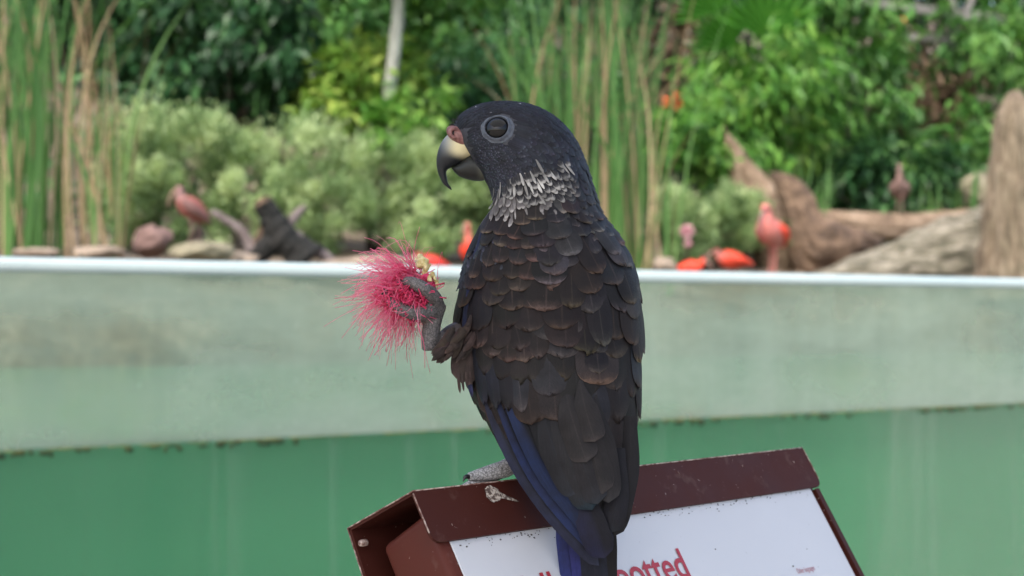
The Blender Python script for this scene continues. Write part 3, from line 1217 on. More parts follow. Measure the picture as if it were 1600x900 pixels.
# --- wing coverts of the near wing, row by row
def lerp_tab(tab, y):
    ys = [r[0] for r in tab]
    return [float(np.interp(y, ys, [r[k] for r in tab])) for k in range(1, len(tab[0]))]


r_ = np.random.default_rng(21)
WING = [(362, 752, 812), (380, 742, 832), (410, 730, 846), (450, 722, 850), (500, 717, 850), (545, 726, 846), (575, 742, 842)]
y, row = 366.0, 0
while y < 552:
    x0, x1 = lerp_tab(WING, y)
    k_ = smooth(370, 550, y)
    pitch = 22 + 10 * k_
    wd = 32 + 18 * k_
    x = x0 + 6 + (wd * .35 if row % 2 else 0)
    while x < x1:
        ang = -13 + 22 * smooth(380, 570, y) + 6 * (x - 780) / 60 + r_.normal(0, 5)
        warm = r_.random()
        c1 = DARK if warm < .7 else DARK2
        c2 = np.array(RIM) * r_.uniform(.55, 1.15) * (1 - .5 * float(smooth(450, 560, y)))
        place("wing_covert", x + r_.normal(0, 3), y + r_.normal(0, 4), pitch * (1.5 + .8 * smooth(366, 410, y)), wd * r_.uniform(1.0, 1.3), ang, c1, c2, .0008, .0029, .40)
        x += wd * .74
    y += pitch
    row += 1
for tx, ty, wd in ((757, 541, 44), (777, 556, 46), (799, 563, 48), (823, 562, 48), (842, 556, 40)):
    place("wing_covert", tx, ty, 74, wd, 4, DARK, np.array(RIM) * .8, .0012, .0030, .34)

for tx, ty, L, wd, ang in ((768, 578, 100, 44, 7), (792, 590, 104, 46, 6), (816, 594, 104, 48, 5), (840, 592, 104, 50, 4), (880, 590, 110, 60, 3), (915, 612, 120, 60, 3), (955, 606, 116, 56, 1), (978, 618, 116, 44, -1)):
    place("wing_covert", tx, ty, L, wd, ang, (.015, .0125, .0125), (.045, .034, .030), .0011, .0024, .32)
# secondaries under the greater coverts, blue-black along the leading edge
for tx, ty, L, wd, ang, c1, c2 in ((742, 598, 150, 26, 8, BLUE, BLUERIM), (754, 614, 150, 26, 9, BLUE, BLUERIM), (767, 627, 140, 28, 9, (.016, .018, .028), (.04, .045, .06)),
                                   (782, 631, 130, 30, 8, (.014, .014, .020), (.035, .035, .04)), (799, 634, 130, 32, 7, (.014, .013, .016), (.035, .03, .03)),
                                   (819, 637, 120, 36, 6, (.024, .025, .032), (.085, .075, .07))):
    place("secondary_feather", tx, ty, L, wd, ang, c1, c2, .0010, .0030, .30)
for tx, ty, L, wd, ang in ((722, 470, 110, 24, -10), (719, 520, 110, 22, -2), (724, 565, 110, 22, 6), (734, 590, 110, 24, 9)):
    place("leading_edge_feather", tx, ty, L, wd * .7, ang, (.018, .022, .055), (.03, .036, .09), .0012, .0022, .30)

# mantle and scapulars: rows down the back
BACK = [(345, 812, 940), (380, 842, 968), (420, 858, 992), (480, 858, 1002), (540, 852, 1002), (580, 850, 1000)]
y, row = 350.0, 0
while y < 560:
    x0, x1 = lerp_tab(BACK, y)
    wd = 30 + 26 * smooth(350, 440, y)
    pitch = 23 + 11 * smooth(350, 480, y)
    x = x0 + (wd * .4 if row % 2 else 4)
    while x < x1 + 4:
        ang = 22 * smooth(560, 380, y) * (x - 830) / 130 + r_.normal(0, 5)
        cold = r_.random()
        c1 = DARK2 if cold < .55 else DARK
        c2 = np.array(RIM2 if cold < .55 else RIM) * r_.uniform(.6, 1.15)
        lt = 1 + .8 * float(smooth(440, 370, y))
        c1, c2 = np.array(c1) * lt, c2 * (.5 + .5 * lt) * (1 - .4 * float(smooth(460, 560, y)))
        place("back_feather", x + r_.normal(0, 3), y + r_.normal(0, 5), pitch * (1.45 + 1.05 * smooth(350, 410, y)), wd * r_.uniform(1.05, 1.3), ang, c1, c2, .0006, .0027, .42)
        x += wd * .78
    y += pitch
    row += 1
# the large scapulars one can tell apart
for tx, ty, L, wd, ang, k in ((838, 371, 40, 42, 8, 1), (849, 388, 46, 44, 6, 1), (858, 416, 60, 46, 4, 1), (864, 430, 60, 46, 2, 2), (858, 445, 66, 56, 0, 1),
                              (853, 484, 76, 64, -2, 0), (888, 480, 76, 46, -2, 0), (876, 513, 76, 60, 0, 0), (882, 541, 80, 64, 0, 0), (911, 549, 80, 56, 2, 0),
                              (955, 402, 66, 46, 28, 2), (929, 429, 70, 46, 22, 0), (920, 459, 72, 50, 14, 0), (962, 422, 72, 48, 22, 2), (979, 477, 80, 52, 14, 0),
                              (936, 539, 112, 44, 6, 1), (981, 538, 90, 50, 4, 0), (985, 500, 70, 44, 8, 2), (989, 566, 80, 40, 0, 0),
                              (873, 376, 44, 44, 14, 2), (890, 400, 56, 46, 18, 2)):
    c1, c2 = ((DARK, RIM), (DARK2, RIM2), ((.042, .038, .040), (.17, .145, .135)))[k]
    place("scapular_feather", tx, ty, L, wd, ang, c1, np.array(c2) * r_.uniform(.5, 1.05), .0014, .0037, .40)

# tertials and inner flight feathers over the rump
for tx, ty, L, wd, ang, c1, c2 in (
        (975, 770, 220, 46, -1, (.013, .011, .012), (.03, .026, .026)), (957, 815, 230, 52, 0, (.014, .014, .017), (.03, .03, .034)),
        (900, 770, 210, 60, 16, (.016, .017, .021), (.03, .032, .04)), (878, 735, 190, 50, 18, (.018, .018, .020), (.03, .03, .036)),
        (932, 798, 200, 84, 9, (.026, .022, .023), (.045, .042, .044)),
        (915, 745, 190, 64, 7, (.026, .023, .024), (.04, .036, .036)), (950, 735, 180, 60, 1, (.026, .022, .023), (.05, .043, .04)),
        (959, 655, 150, 52, 0, (.024, .022, .024), (.05, .044, .042)), (985, 605, 110, 38, -2, (.028, .030, .038), (.06, .05, .05)),
        (988, 655, 150, 34, -2, (.014, .012, .013), (.05, .04, .035)),
        (833, 657, 96, 58, 8, (.026, .020, .020), (.075, .055, .048)), (869, 652, 100, 66, 4, (.028, .023, .023), (.085, .062, .052)),
        (859, 615, 84, 54, 0, (.024, .021, .023), (.09, .08, .075)), (930, 598, 92, 76, 0, (.024, .020, .021), (.10, .065, .05)),
        (929, 582, 76, 46, 2, (.020, .018, .020), (.10, .075, .065)), (932, 663, 100, 46, 4, (.022, .021, .024), (.06, .052, .05)),
        (900, 628, 90, 58, 3, (.026, .022, .023), (.06, .05, .046))):
    place("tertial_feather", tx, ty, L, wd, ang, c1, c2, .0013, .0033 if L < 130 else .0026, .30)


# --- flight and tail feathers that stand clear of the body
def ribbon(name, pts, wpx, ca, cb, tip=.25, tilt=0.0, nu=7, nv=18, ca2=None, camber=.10, root=.6):
    P_ = catmull([W(*p_) for p_ in pts], nv)
    T = np.gradient(P_, axis=0)
    V, UVs, C1 = [], [], []
    for i in range(nv):
        v = i / (nv - 1)
        t = unit(T[i])
        view = unit(P_[i] - CAMP)
        B = unit(np.cross(t, view))
        B = B if B[0] > 0 else -B
        N = unit(np.cross(B, t)); N = N if N @ view < 0 else -N
        B = unit(B + N * tilt)
        w = float(vane_width(np.array(v), tip, root)) * wpx * PX / 2
        for j in range(nu):
            u = -1 + 2 * j / (nu - 1)
            V.append(P_[i] + B * u * w - N * (u * u) * w * camber * 2)
            UVs.append((u, v, 0))
            k = smooth(-.15, .35, u) if ca2 is not None else 0
            C1.append(np.array(ca) * (1 - k) + np.array(ca2 if ca2 is not None else ca) * k)
    Fc = [[i * nu + j, i * nu + j + 1, (i + 1) * nu + j + 1, (i + 1) * nu + j] for i in range(nv - 1) for j in range(nu - 1)]
    n = len(V)
    return mesh(name, V, Fc, MAT_FEATHER, parrot, True, dict(ca=np.array(C1), cb=np.tile(cb, (n, 1)), vane=np.array(UVs)))


def sY(px, py, off=.0006):
    h_, _n = surf(px, py)
    return (h_[1] - off) if h_ is not None else float(near(W(px, py, .775))[0][1])


VIO = (.030, .042, .17); NAVY = (.022, .028, .095)
ribbon("tail_feather", [(900, 770, .767), (884, 815, .766), (888, 880, .768), (903, 980, .770)], 30, VIO, (.05, .055, .22), ca2=(.026, .028, .10))
ribbon("tail_feather", [(912, 770, .765), (902, 820, .764), (908, 890, .766), (921, 985, .768)], 30, (.030, .034, .15), (.045, .05, .18), ca2=(.014, .015, .035))
ribbon("tail_feather", [(925, 770, .763), (925, 830, .762), (930, 900, .764), (936, 990, .766)], 42, (.016, .018, .03), (.03, .03, .04))
ribbon("tail_feather", [(945, 770, .764), (948, 830, .763), (948, 900, .765), (950, 985, .767)], 32, (.012, .011, .012), (.025, .023, .023))
# primaries of the near wing, crossing towards the tail
ribbon("primary_feather", [(752, 590, sY(752, 590)), (772, 655, sY(772, 655, .0012)), (806, 725, .763), (852, 793, .760), (905, 852, .757), (936, 884, .757)], 22, (.022, .025, .052), (.035, .04, .07), tip=.18, ca2=(.028, .030, .042))
ribbon("primary_feather", [(768, 590, sY(768, 590)), (796, 668, sY(796, 668, .0022)), (832, 738, .759), (878, 800, .756), (925, 850, .754), (944, 868, .754)], 23, (.016, .027, .085), (.025, .032, .08), tip=.18, ca2=(.012, .014, .024))
ribbon("primary_feather", [(786, 595, sY(786, 595)), (818, 672, sY(818, 672, .0030)), (856, 738, .755), (900, 792, .752), (936, 838, .751), (950, 858, .751)], 38, (.013, .024, .070), (.02, .024, .06), tip=.2, ca2=(.010, .011, .015))
ribbon("primary_feather", [(905, 760, .754), (918, 800, .751), (932, 840, .750), (945, 872, .751)], 46, (.014, .015, .040), (.02, .02, .04), tip=.3, ca2=(.012, .011, .015))
# tips of the far wing
ribbon("primary_feather", [(985, 650, .762), (984, 720, .759), (973, 780, .756), (960, 838, .755)], 34, (.013, .012, .014), (.024, .022, .024), tip=.25)
ribbon("primary_feather", [(966, 700, .757), (966, 760, .754), (961, 800, .753), (956, 832, .753)], 36, (.012, .012, .017), (.022, .026, .034), tip=.3)
# tertial tips folded over the rump, with a dull teal gloss
for i, (pts, w_, c1, c2) in enumerate((
        ([(842, 612), (858, 680), (882, 735), (904, 774)], 46, (.018, .018, .021), (.030, .036, .046)),
        ([(926, 605), (935, 670), (945, 730), (951, 786)], 44, (.019, .017, .018), (.036, .034, .036)),
        ([(862, 610), (878, 680), (902, 745), (925, 797)], 50, (.021, .020, .022), (.014, .034, .048)),
        ([(908, 604), (918, 668), (931, 724), (942, 772)], 46, (.023, .020, .020), (.050, .043, .041)),
        ([(884, 606), (898, 680), (917, 740), (934, 788)], 46, (.022, .020, .022), (.030, .036, .044)),
        ([(880, 596), (890, 640), (905, 688), (917, 722)], 46, (.024, .021, .021), (.058, .049, .046)),
        ([(905, 590), (912, 628), (922, 664), (930, 690)], 40, (.023, .020, .020), (.062, .050, .045)))):
    z_ = .7512 - .0006 * i
    ribbon("tertial_feather", [(x, y, z_ + (.004 if k == 0 else 0) - .0012 * k) for k, (x, y) in enumerate(pts)], w_, c1, c2, tip=.22, camber=.14, root=.2)

# frayed brown feathers at the raised thigh and the flank
THI, THR = (.060, .040, .034), (.15, .115, .10)
for k in range(34):
    x0 = r_.uniform(694, 744)
    y0 = 498 + (744 - x0) * .55 + r_.uniform(-10, 24)
    a_ = rad(r_.normal(34, 7)); L_ = r_.uniform(30, 52)
    x1, y1 = x0 - math.sin(a_) * L_, y0 + math.cos(a_) * L_
    if x1 < 668 or y1 > 574: continue
    yy = .769 - .005 * r_.random()
    ribbon("thigh_feather", [(x0, y0, yy + .003), ((x0 + x1) / 2 + 2, (y0 + y1) / 2 + 2, yy - .001), (x1, y1, yy)], r_.uniform(7, 13), jitc((.045, .029, .024), .25), jitc((.10, .07, .06), .3), tip=.6, nv=10)
for x0, y0, x1, y1, w_ in ((722, 520, 713, 592, 22), (730, 525, 722, 600, 24), (738, 530, 733, 602, 22), (716, 570, 719, 615, 5), (722, 575, 725, 612, 4), (728, 575, 731, 604, 4), (734, 575, 738, 602, 4),
                           (748, 590, 757, 645, 12), (756, 600, 767, 664, 10), (760, 600, 764, 652, 8), (764, 610, 775, 660, 8)):
    ribbon("flank_feather", [(x0, y0, .772), ((x0 + x1) / 2 - 1, (y0 + y1) / 2, .771), (x1, y1, .772)], w_, jitc(THI), jitc((.11, .08, .07)), tip=.4, nv=10)
# bristles over the cere
for k in range(16):
    a0 = r_.uniform(0, 1)
    x, y = 705 + 22 * a0, 199 - 17 * a0 + r_.normal(0, 1.5)
    P_ = [W(x + 4, y + 2, YH - .004 * r_.random()), W(x - 1, y - 3, YH - .004), W(x - 5 * r_.random() - 2, y - 6 * r_.random() - 2, YH - .004)]
    V, Fc = tube(P_, [.00022, .00018, .00008], 5, 6)
    mesh("bristle", V, Fc, MAT_CLAW, parrot)

# ------------------------------------------------------------------ the flower in its foot
flower = empty("powder_puff_flower", W(650, 455, YL), "pink powder puff flower with long fine stamens held in the parrot's raised foot", "flower")
m = NT("stamen_pink")
m.base(m.ramp(m.attr("rnd", "Fac"), [(0, (.66, .030, .11)), (.35, (.92, .095, .26)), (1, (.96, .38, .50))])).set(Roughness=.5)
m.p.inputs["Subsurface Weight"].default_value = .0
tr = m.n("BsdfTranslucent")
tr.inputs[0].default_value = (.95, .22, .36, 1)
mx = m.n("MixShader"); mx.inputs[0].default_value = .4
m.l(m.p.outputs[0], mx.inputs[1]); m.l(tr.outputs[0], mx.inputs[2]); m.l(mx.outputs[0], m.out.inputs[0])
MAT_PINK = m.m
r_ = np.random.default_rng(31)
mb = MB()
def stamen(P_, r0, tone):
    n = 9
    V, Fc = tube(P_, [r0, r0 * .8, r0 * .7, r0 * .55][:len(P_)] if len(P_) <= 4 else [r0] * len(P_), 3, n)
    t = np.repeat(np.linspace(0, 1, n), 3)
    mb.add(V, Fc, rnd=np.clip(tone + .45 * t - .1, 0, 1))
for k in range(760):
    # fan angle in the picture: 100 deg (up) ... 285 deg (down)
    a_ = rad(r_.choice([r_.normal(188, 30), r_.normal(240, 22), r_.normal(152, 16)], p=[.52, .39, .09]))
    out = r_.uniform(.55, 1.0) ** .7
    reach = (86 if math.cos(a_) < -.3 else 66) * out
    if a_ > rad(225): reach = 82 * out
    if a_ > rad(275): continue
    bx, by = 652 + r_.normal(0, 13), 446 + r_.normal(0, 11)
    yy = YL + .002 + abs(r_.normal(0, .006))
    dx, dy = math.cos(a_), -math.sin(a_)
    dep = r_.normal(.004, .018) * out
    jx, jy = r_.normal(0, 12, 2)
    P_ = [W(bx, by, yy), W(bx + dx * reach * .4 + jx * .4, by + dy * reach * .4 + jy * .5 + r_.normal(0, 3), yy + dep * .45),
          W(bx + dx * reach * .75 + jx, by + dy * reach * .75 + jy, yy + dep * .8),
          W(bx + dx * reach + jx * 1.4 + r_.normal(0, 11), by + dy * reach + jy * 1.4 + r_.normal(0, 10) + 12, yy + dep)]
    stamen(P_, r_.uniform(.00014, .00027), r_.uniform(.2, .95))
for k in range(420):        # crumpled mass squeezed between the toes
    c = np.array([r_.normal(634, 16), r_.normal(465, 8)])
    P_ = [W(*(c + r_.normal(0, 10, 2)), YL + r_.normal(-.008, .004)) for _ in range(4)]
    stamen(P_, r_.uniform(.0003, .0005), r_.uniform(0, .4))
for P_ in ([(640, 425), (610, 408), (585, 392), (578, 388)], [(640, 430), (600, 420), (575, 410), (562, 402)], [(650, 425), (630, 405), (608, 396), (600, 401)]):
    stamen([W(x, y, YL) for x, y in P_], .0003, .5)
tag(mb.build("stamens", MAT_PINK, flower), kind="stuff")
# dense dark heart
mb = MB()
for k in range(46):
    c = W(r_.normal(640, 17), r_.normal(457, 12), YL + r_.normal(0, .005))
    q = IV * (1 + r_.normal(0, .3, (len(IV), 1))) * r_.uniform(.002, .0042) * np.array([1, .8, 1]) + c
    mb.add(q, IF, rnd=np.full(len(IV), r_.uniform(0, .3)))
mb.build("heart", MAT_PINK, flower)
m = NT("calyx_yellow")
m.base(m.ramp(m.noise(500, 4, .6), [(.35, (.46, .36, .12)), (.65, (.74, .66, .36))])).set(Roughness=.55)
MAT_YEL = m.m
for x, y, s_ in ((655, 402, 8), (660, 412, 9), (668, 418, 8), (664, 426, 8), (676, 428, 6), (679, 436, 5), (683, 441, 5), (652, 411, 6), (671, 436, 6)):
    c = W(x + r_.normal(0, 1), y, YL + r_.normal(0, .003))
    q = (IV * (1 + r_.normal(0, .38, (len(IV), 1)))) * s_ * PX * np.array([.8, .8, 1.05]) + c
    mesh("petal_scrap", q, IF, MAT_YEL, flower, False)

# ------------------------------------------------------------------ planting on the bank
LEAF_V = np.array([(0, 0, 0), (-.5, .42, .10), (.5, .42, .10), (0, .45, 0), (-.30, .78, .02), (.30, .78, .02), (0, 1, -.10)], float)
LEAF_F = np.array([(0, 2, 3), (0, 3, 1), (3, 2, 5), (3, 5, 6), (3, 6, 4), (3, 4, 1)])


def leaves(C, D, N, Ls, Ws, tone, tmpl=None):
    """Many leaves: base points C, pointing D, facing N, sizes; tone 0..1 per leaf. Returns V, F, rnd."""
    C, D, N = (np.asarray(a, float) for a in (C, D, N))
    D = D / (np.linalg.norm(D, axis=1)[:, None] + 1e-9)
    B = np.cross(D, N)
    B /= np.linalg.norm(B, axis=1)[:, None] + 1e-9
    N = np.cross(B, D)
    T = LEAF_V if tmpl is None else tmpl
    V = C[:, None] + T[None, :, 0:1] * (B * Ws[:, None])[:, None] + T[None, :, 1:2] * (D * Ls[:, None])[:, None] + T[None, :, 2:3] * (N * Ls[:, None])[:, None]
    k = len(T)
    Fc = (LEAF_F[None] + (np.arange(len(C)) * k)[:, None, None]).reshape(-1, 3)
    return V.reshape(-1, 3), Fc, np.repeat(tone, k)


def crown_points(blobs, n, r_, clump=9, spread=.22, shell=.55, kv=.14):
    """Leaf points gathered in clumps through ellipsoids (cx, cy, cz, rx, ry, rz)."""
    P_, O, K = [], [], []
    vol = np.array([b[3] * b[4] * b[5] for b in blobs]) ** .75
    vol /= vol.sum()
    for b, w in zip(blobs, vol):
        c, r = np.array(b[:3]), np.array(b[3:6])
        nb = max(8, int(n * w))
        nc = max(5, nb // clump // 6)
        d = r_.normal(0, 1, (nc, 3)); d /= np.linalg.norm(d, axis=1)[:, None]
        rr = (shell + (1 - shell) * r_.random(nc) ** .6)[:, None]
        cc = d * rr * (1 + .18 * r_.normal(0, 1, (nc, 1)))
        idx = r_.integers(0, nc, nb)
        p = cc[idx] + r_.normal(0, spread, (nb, 3))
        P_.append(c + p * r)
        O.append(p * r / r.mean())
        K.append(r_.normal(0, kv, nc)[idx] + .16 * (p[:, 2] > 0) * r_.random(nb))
    return np.concatenate(P_), np.concatenate(O), np.concatenate(K)


def foliage(name, blobs, n, Ls, aspect, mat, parent, r_, droop=.5, clump=9, spread=.22, tone=.5, tvar=.2, up=.0, shell=.55, kv=.14):
    P_, O, K = crown_points(blobs, n, r_, clump, spread, shell, kv)
    n = len(P_)
    O = O / (np.linalg.norm(O, axis=1)[:, None] + 1e-6)
    D = O * .8 + r_.normal(0, .55, (n, 3)) + np.array([0, 0, up - droop])
    N = O * .5 + np.array([0, 0, .8]) + r_.normal(0, .35, (n, 3))
    L = Ls * r_.uniform(.6, 1.25, n)
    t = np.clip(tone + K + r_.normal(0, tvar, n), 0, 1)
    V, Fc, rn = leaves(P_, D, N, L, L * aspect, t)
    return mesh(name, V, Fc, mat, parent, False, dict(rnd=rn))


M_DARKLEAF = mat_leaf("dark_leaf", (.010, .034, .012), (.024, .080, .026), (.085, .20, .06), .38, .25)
M_MIDLEAF = mat_leaf("mid_leaf", (.024, .075, .018), (.065, .185, .038), (.17, .33, .08), .42)
M_BRIGHT = mat_leaf("bright_leaf", (.035, .115, .020), (.10, .26, .040), (.25, .42, .09), .42)
M_YELLOW = mat_leaf("yellow_green_leaf", (.055, .15, .022), (.15, .28, .04), (.34, .43, .09), .45)
M_GREY = mat_leaf("grey_green_leaf", (.11, .18, .07), (.28, .40, .18), (.52, .62, .34), .7, .35)
M_PALM = mat_leaf("palm_leaf", (.025, .10, .015), (.07, .23, .03), (.16, .38, .06), .38)
M_DRY = mat_leaf("dry_leaf", (.05, .032, .020), (.12, .08, .05), (.24, .17, .11), .8, .2)
M_REED = mat_leaf("reed_green", (.035, .095, .022), (.075, .18, .045), (.15, .27, .08), .45, .3)
M_STRAW = mat_leaf("reed_straw", (.16, .105, .055), (.30, .21, .12), (.46, .35, .22), .6, .25)
M_BARK = mat_wood("bark", (.05, .04, .03), (.12, .10, .08), (.22, .19, .15), (5, 5, 1), 6)
M_PALE_BARK = mat_wood("pale_bark", (.22, .22, .19), (.36, .36, .31), (.50, .50, .44), (5, 5, .8), 6, .4)
M_TWIG = mat_wood("twig", (.05, .03, .02), (.10, .06, .04), (.16, .10, .07), (3, 3, 3), 9)


def px_blob(px, py, Y, rx, ry, rd):
    """Ellipsoid from photo pixels: centre, radii in px, depth radius in metres."""
    c = W(px, py, Y)
    k = Y / F
    return (c[0], c[1], c[2], rx * k, rd, ry * k)


def tree(name, label, cat, px, Y, blobs, n, Ls, aspect, mat, seed, trunk_r=.05, limbs=4, droop=.5, clump=9, spread=.22, tone=.5,
         group=None, tvar=.2, bark=None, up=0.0, shell=.55):
    r_ = np.random.default_rng(seed)
    g_ = ground_at(px, Y)
    root = empty(name, g_, label, cat, group)
    bl = [px_blob(*b) for b in blobs]
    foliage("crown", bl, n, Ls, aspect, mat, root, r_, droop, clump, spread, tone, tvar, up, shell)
    mb = MB()
    top = np.mean([b[:3] for b in bl], 0)
    base = g_ - np.array([0, 0, .1])
    fork = base + (top - base) * .55 + np.array([r_.normal(0, .03), 0, 0])
    mb.add(*tube([base, base * .5 + fork * .5 + np.array([r_.normal(0, .03), 0, 0]), fork], [trunk_r, trunk_r * .85, trunk_r * .7], 8, 10, rough=.06, seed=seed))
    for b in bl:
        for k in range(max(1, limbs // len(bl))):
            e = np.array(b[:3]) + r_.normal(0, .45, 3) * np.array(b[3:6])
            md = (fork + e) / 2 + r_.normal(0, .06, 3)
            mb.add(*tube([fork - (fork - base) * .06, md, e], [trunk_r * .55, trunk_r * .35, trunk_r * .12], 6, 8))
    mb.build("trunk", bark or M_BARK, root)
    return root


# dark broadleaf tree over the pond's far corner
tree("broadleaf_tree", "dark broad-leaved tree with drooping glossy leaves behind the grey-green bushes", "tree", 360, 13.6,
     [(300, 60, 13.4, 90, 110, .8), (400, 30, 13.2, 100, 95, .8), (450, 110, 13.0, 62, 70, .6), (350, 135, 13.4, 100, 60, .7), (240, 120, 13.8, 60, 90, .7), (330, -70, 13.6, 180, 80, 1.0), (480, 20, 13.0, 40, 60, .5)],
     5200, .16, .42, M_DARKLEAF, 41, .07, 9, .75, 12, .20, .40)
tree("broadleaf_tree", "mid green tree filling the gap behind the pale slender trunk", "tree", 560, 17.0,
     [(540, 30, 16.5, 80, 60, .8), (640, 60, 17, 90, 90, .8), (720, 30, 16.5, 80, 70, .8), (600, -60, 16.5, 150, 70, 1.0), (740, 110, 17.5, 70, 70, .8)],
     4200, .17, .45, M_MIDLEAF, 42, .06, 9, .5, 12, .22, .50)
tree("pale_trunk_tree", "slender tree with straight pale grey trunk beside the yellow-green shrub", "tree", 612, 12.55,
     [(640, -130, 12.55, 130, 90, .9), (560, -150, 12.55, 120, 80, .8)], 1500, .16, .45, M_MIDLEAF, 43, .01, 4, .4)
# its straight trunk
o = [c for c in bpy.data.objects if c.parent and c.parent.name == "pale_trunk_tree" and c.name.startswith("trunk")][0]
bpy.data.objects.remove(o)
pt = bpy.data.objects["pale_trunk_tree"]
V, Fc = tube([np.array(pt.location) - np.array([0, 0, .1]), W(609, 165, 12.55), W(616, 80, 12.55), W(623, 0, 12.55), W(630, -130, 12.55)], [.062, .052, .050, .047, .03], 12, 30, rough=.05, seed=2)
mesh("trunk", V, Fc, M_PALE_BARK, pt)
for k, (e, s_) in enumerate(((W(690, -110, 12.4), .02), (W(560, -150, 12.65), .02), (W(640, -180, 12.55), .02))):
    V, Fc = tube([W(625, -60, 12.55), (W(627, -90, 12.55) + e) / 2, e], [.026, .018, .006], 6, 8)
    mesh("branch", V, Fc, M_PALE_BARK, pt)
tree("yellow_shrub", "yellow-green leafy shrub around the pale slender trunk", "shrub", 580, 13.0,
     [(560, 130, 12.9, 75, 50, .45), (530, 165, 12.8, 50, 45, .4), (600, 105, 13.1, 50, 36, .4), (500, 140, 13.0, 30, 40, .3)],
     2300, .13, .40, M_YELLOW, 44, .03, 8, .35, 9, .24, .55)
tree("green_shrub", "bright green leafy shrub to the side of the yellow-green shrub, above the grey bushes", "shrub", 640, 13.4,
     [(645, 168, 12.6, 46, 38, .3), (612, 196, 12.3, 45, 26, .2)], 900, .12, .42, M_BRIGHT, 45, .025, 4, .35, 9, .24, .55)
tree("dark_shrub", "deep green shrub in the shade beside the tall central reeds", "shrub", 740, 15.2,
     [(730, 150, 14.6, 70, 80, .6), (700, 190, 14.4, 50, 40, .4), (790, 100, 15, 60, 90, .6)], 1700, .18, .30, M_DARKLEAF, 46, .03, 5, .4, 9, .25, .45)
# right half
tree("leafy_shrub", "tall mid green shrub with long hanging leaves below the fan palm", "shrub", 1180, 16.2,
     [(1150, 130, 15.8, 70, 60, .6), (1220, 110, 15.8, 70, 60, .6), (1120, 200, 15.6, 60, 60, .5), (1200, 190, 15.8, 80, 70, .6), (1260, 170, 16, 60, 80, .6), (1180, 270, 15.6, 90, 60, .6)],
     2700, .20, .26, M_BRIGHT, 47, .04, 9, .95, 9, .26, .40)
tree("leafy_shrub", "dense green shrub growing behind the brown forked root", "shrub", 1330, 17.2,
     [(1310, 60, 17.0, 70, 70, .7), (1350, 150, 17.0, 80, 70, .7), (1330, 240, 16.8, 80, 70, .6), (1290, 300, 16.6, 60, 50, .5), (1270, 10, 17.2, 70, 50, .7), (1400, 270, 16.8, 60, 60, .6)],
     2300, .20, .32, M_MIDLEAF, 48, .04, 9, .8, 9, .26, .46)
tree("leafy_shrub", "loose green shrub below the timber rails near the tall stump", "shrub", 1530, 17.6,
     [(1540, 90, 17.4, 60, 60, .6), (1590, 60, 17.2, 60, 70, .6), (1490, 60, 17.6, 60, 50, .6), (1560, 180, 17.2, 60, 60, .6), (1460, 260, 17.0, 70, 70, .6), (1600, 240, 17.2, 60, 90, .6), (1520, 290, 16.9, 60, 50, .5)],
     2600, .19, .34, M_MIDLEAF, 49, .04, 9, .7, 9, .25, .50)
tree("round_shrub", "rounded bright green shrub with an orange-red blossom beside the tall central reeds", "shrub", 1080, 14.6,
     [(1075, 195, 14.2, 55, 40, .4), (1100, 230, 14.2, 55, 40, .4), (1050, 240, 14.2, 45, 45, .4)], 1600, .11, .45, M_BRIGHT, 50, .03, 6, .35, 9, .22, .42)
tree("brown_thicket", "dry brown twiggy thicket between the green shrubs", "shrub", 1440, 18.2,
     [(1430, 130, 18.0, 70, 70, .6), (1480, 190, 18.0, 50, 50, .5), (1040, 90, 17.5, 60, 70, .5)][:2], 1300, .16, .30, M_DRY, 51, .03, 10, .7, 7, .28, .5)
tree("brown_thicket", "dark brown leaf litter thicket showing between reeds and fan palm", "shrub", 1060, 17.0,
     [(1060, 80, 16.6, 50, 70, .5), (1030, 130, 16.6, 40, 40, .4)], 700, .16, .30, M_DRY, 52, .03, 8, .7, 7, .28, .3)

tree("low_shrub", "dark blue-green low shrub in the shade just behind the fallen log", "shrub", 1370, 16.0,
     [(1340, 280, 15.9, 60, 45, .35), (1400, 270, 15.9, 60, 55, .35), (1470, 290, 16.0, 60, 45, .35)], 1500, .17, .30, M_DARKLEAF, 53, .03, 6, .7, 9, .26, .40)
# low grey-green bushes along the bank
GB = [(200, 12.2, [(205, 285, 11.6, 62, 105, .5)], "pale grey-green bush behind the tall reeds beside the small ibis"),
      (290, 12.4, [(300, 265, 11.9, 72, 92, .5), (270, 320, 11.4, 50, 65, .4)], "grey-green bush behind the standing brown and red ibis"),
      (400, 12.6, [(400, 270, 12.0, 74, 92, .5), (380, 325, 11.5, 60, 65, .4)], "grey-green bush behind the dark driftwood stump"),
      (490, 12.8, [(490, 285, 12.0, 70, 90, .5), (500, 330, 11.6, 60, 60, .4)], "broad grey-green bush just beyond the dark driftwood stump"),
      (580, 12.9, [(590, 290, 12.2, 70, 82, .5), (600, 345, 11.8, 60, 55, .4)], "grey-green bush below the yellow-green shrub"),
      (680, 13.0, [(680, 300, 12.3, 66, 76, .5), (690, 350, 12.0, 60, 55, .4)], "grey-green bush below the parrot's bill"),
      (760, 13.2, [(770, 300, 12.5, 60, 75, .5)], "grey-green bush mostly hidden behind the parrot"),
      (1060, 14.0, [(1055, 345, 13.2, 50, 62, .45), (1075, 370, 13.0, 45, 45, .35)], "grey-green bush beside the foot of the tall central reeds"),
      (1150, 14.4, [(1145, 350, 13.6, 56, 52, .45), (1160, 352, 13.8, 36, 34, .35)], "grey-green bush against the pale pointed root")]
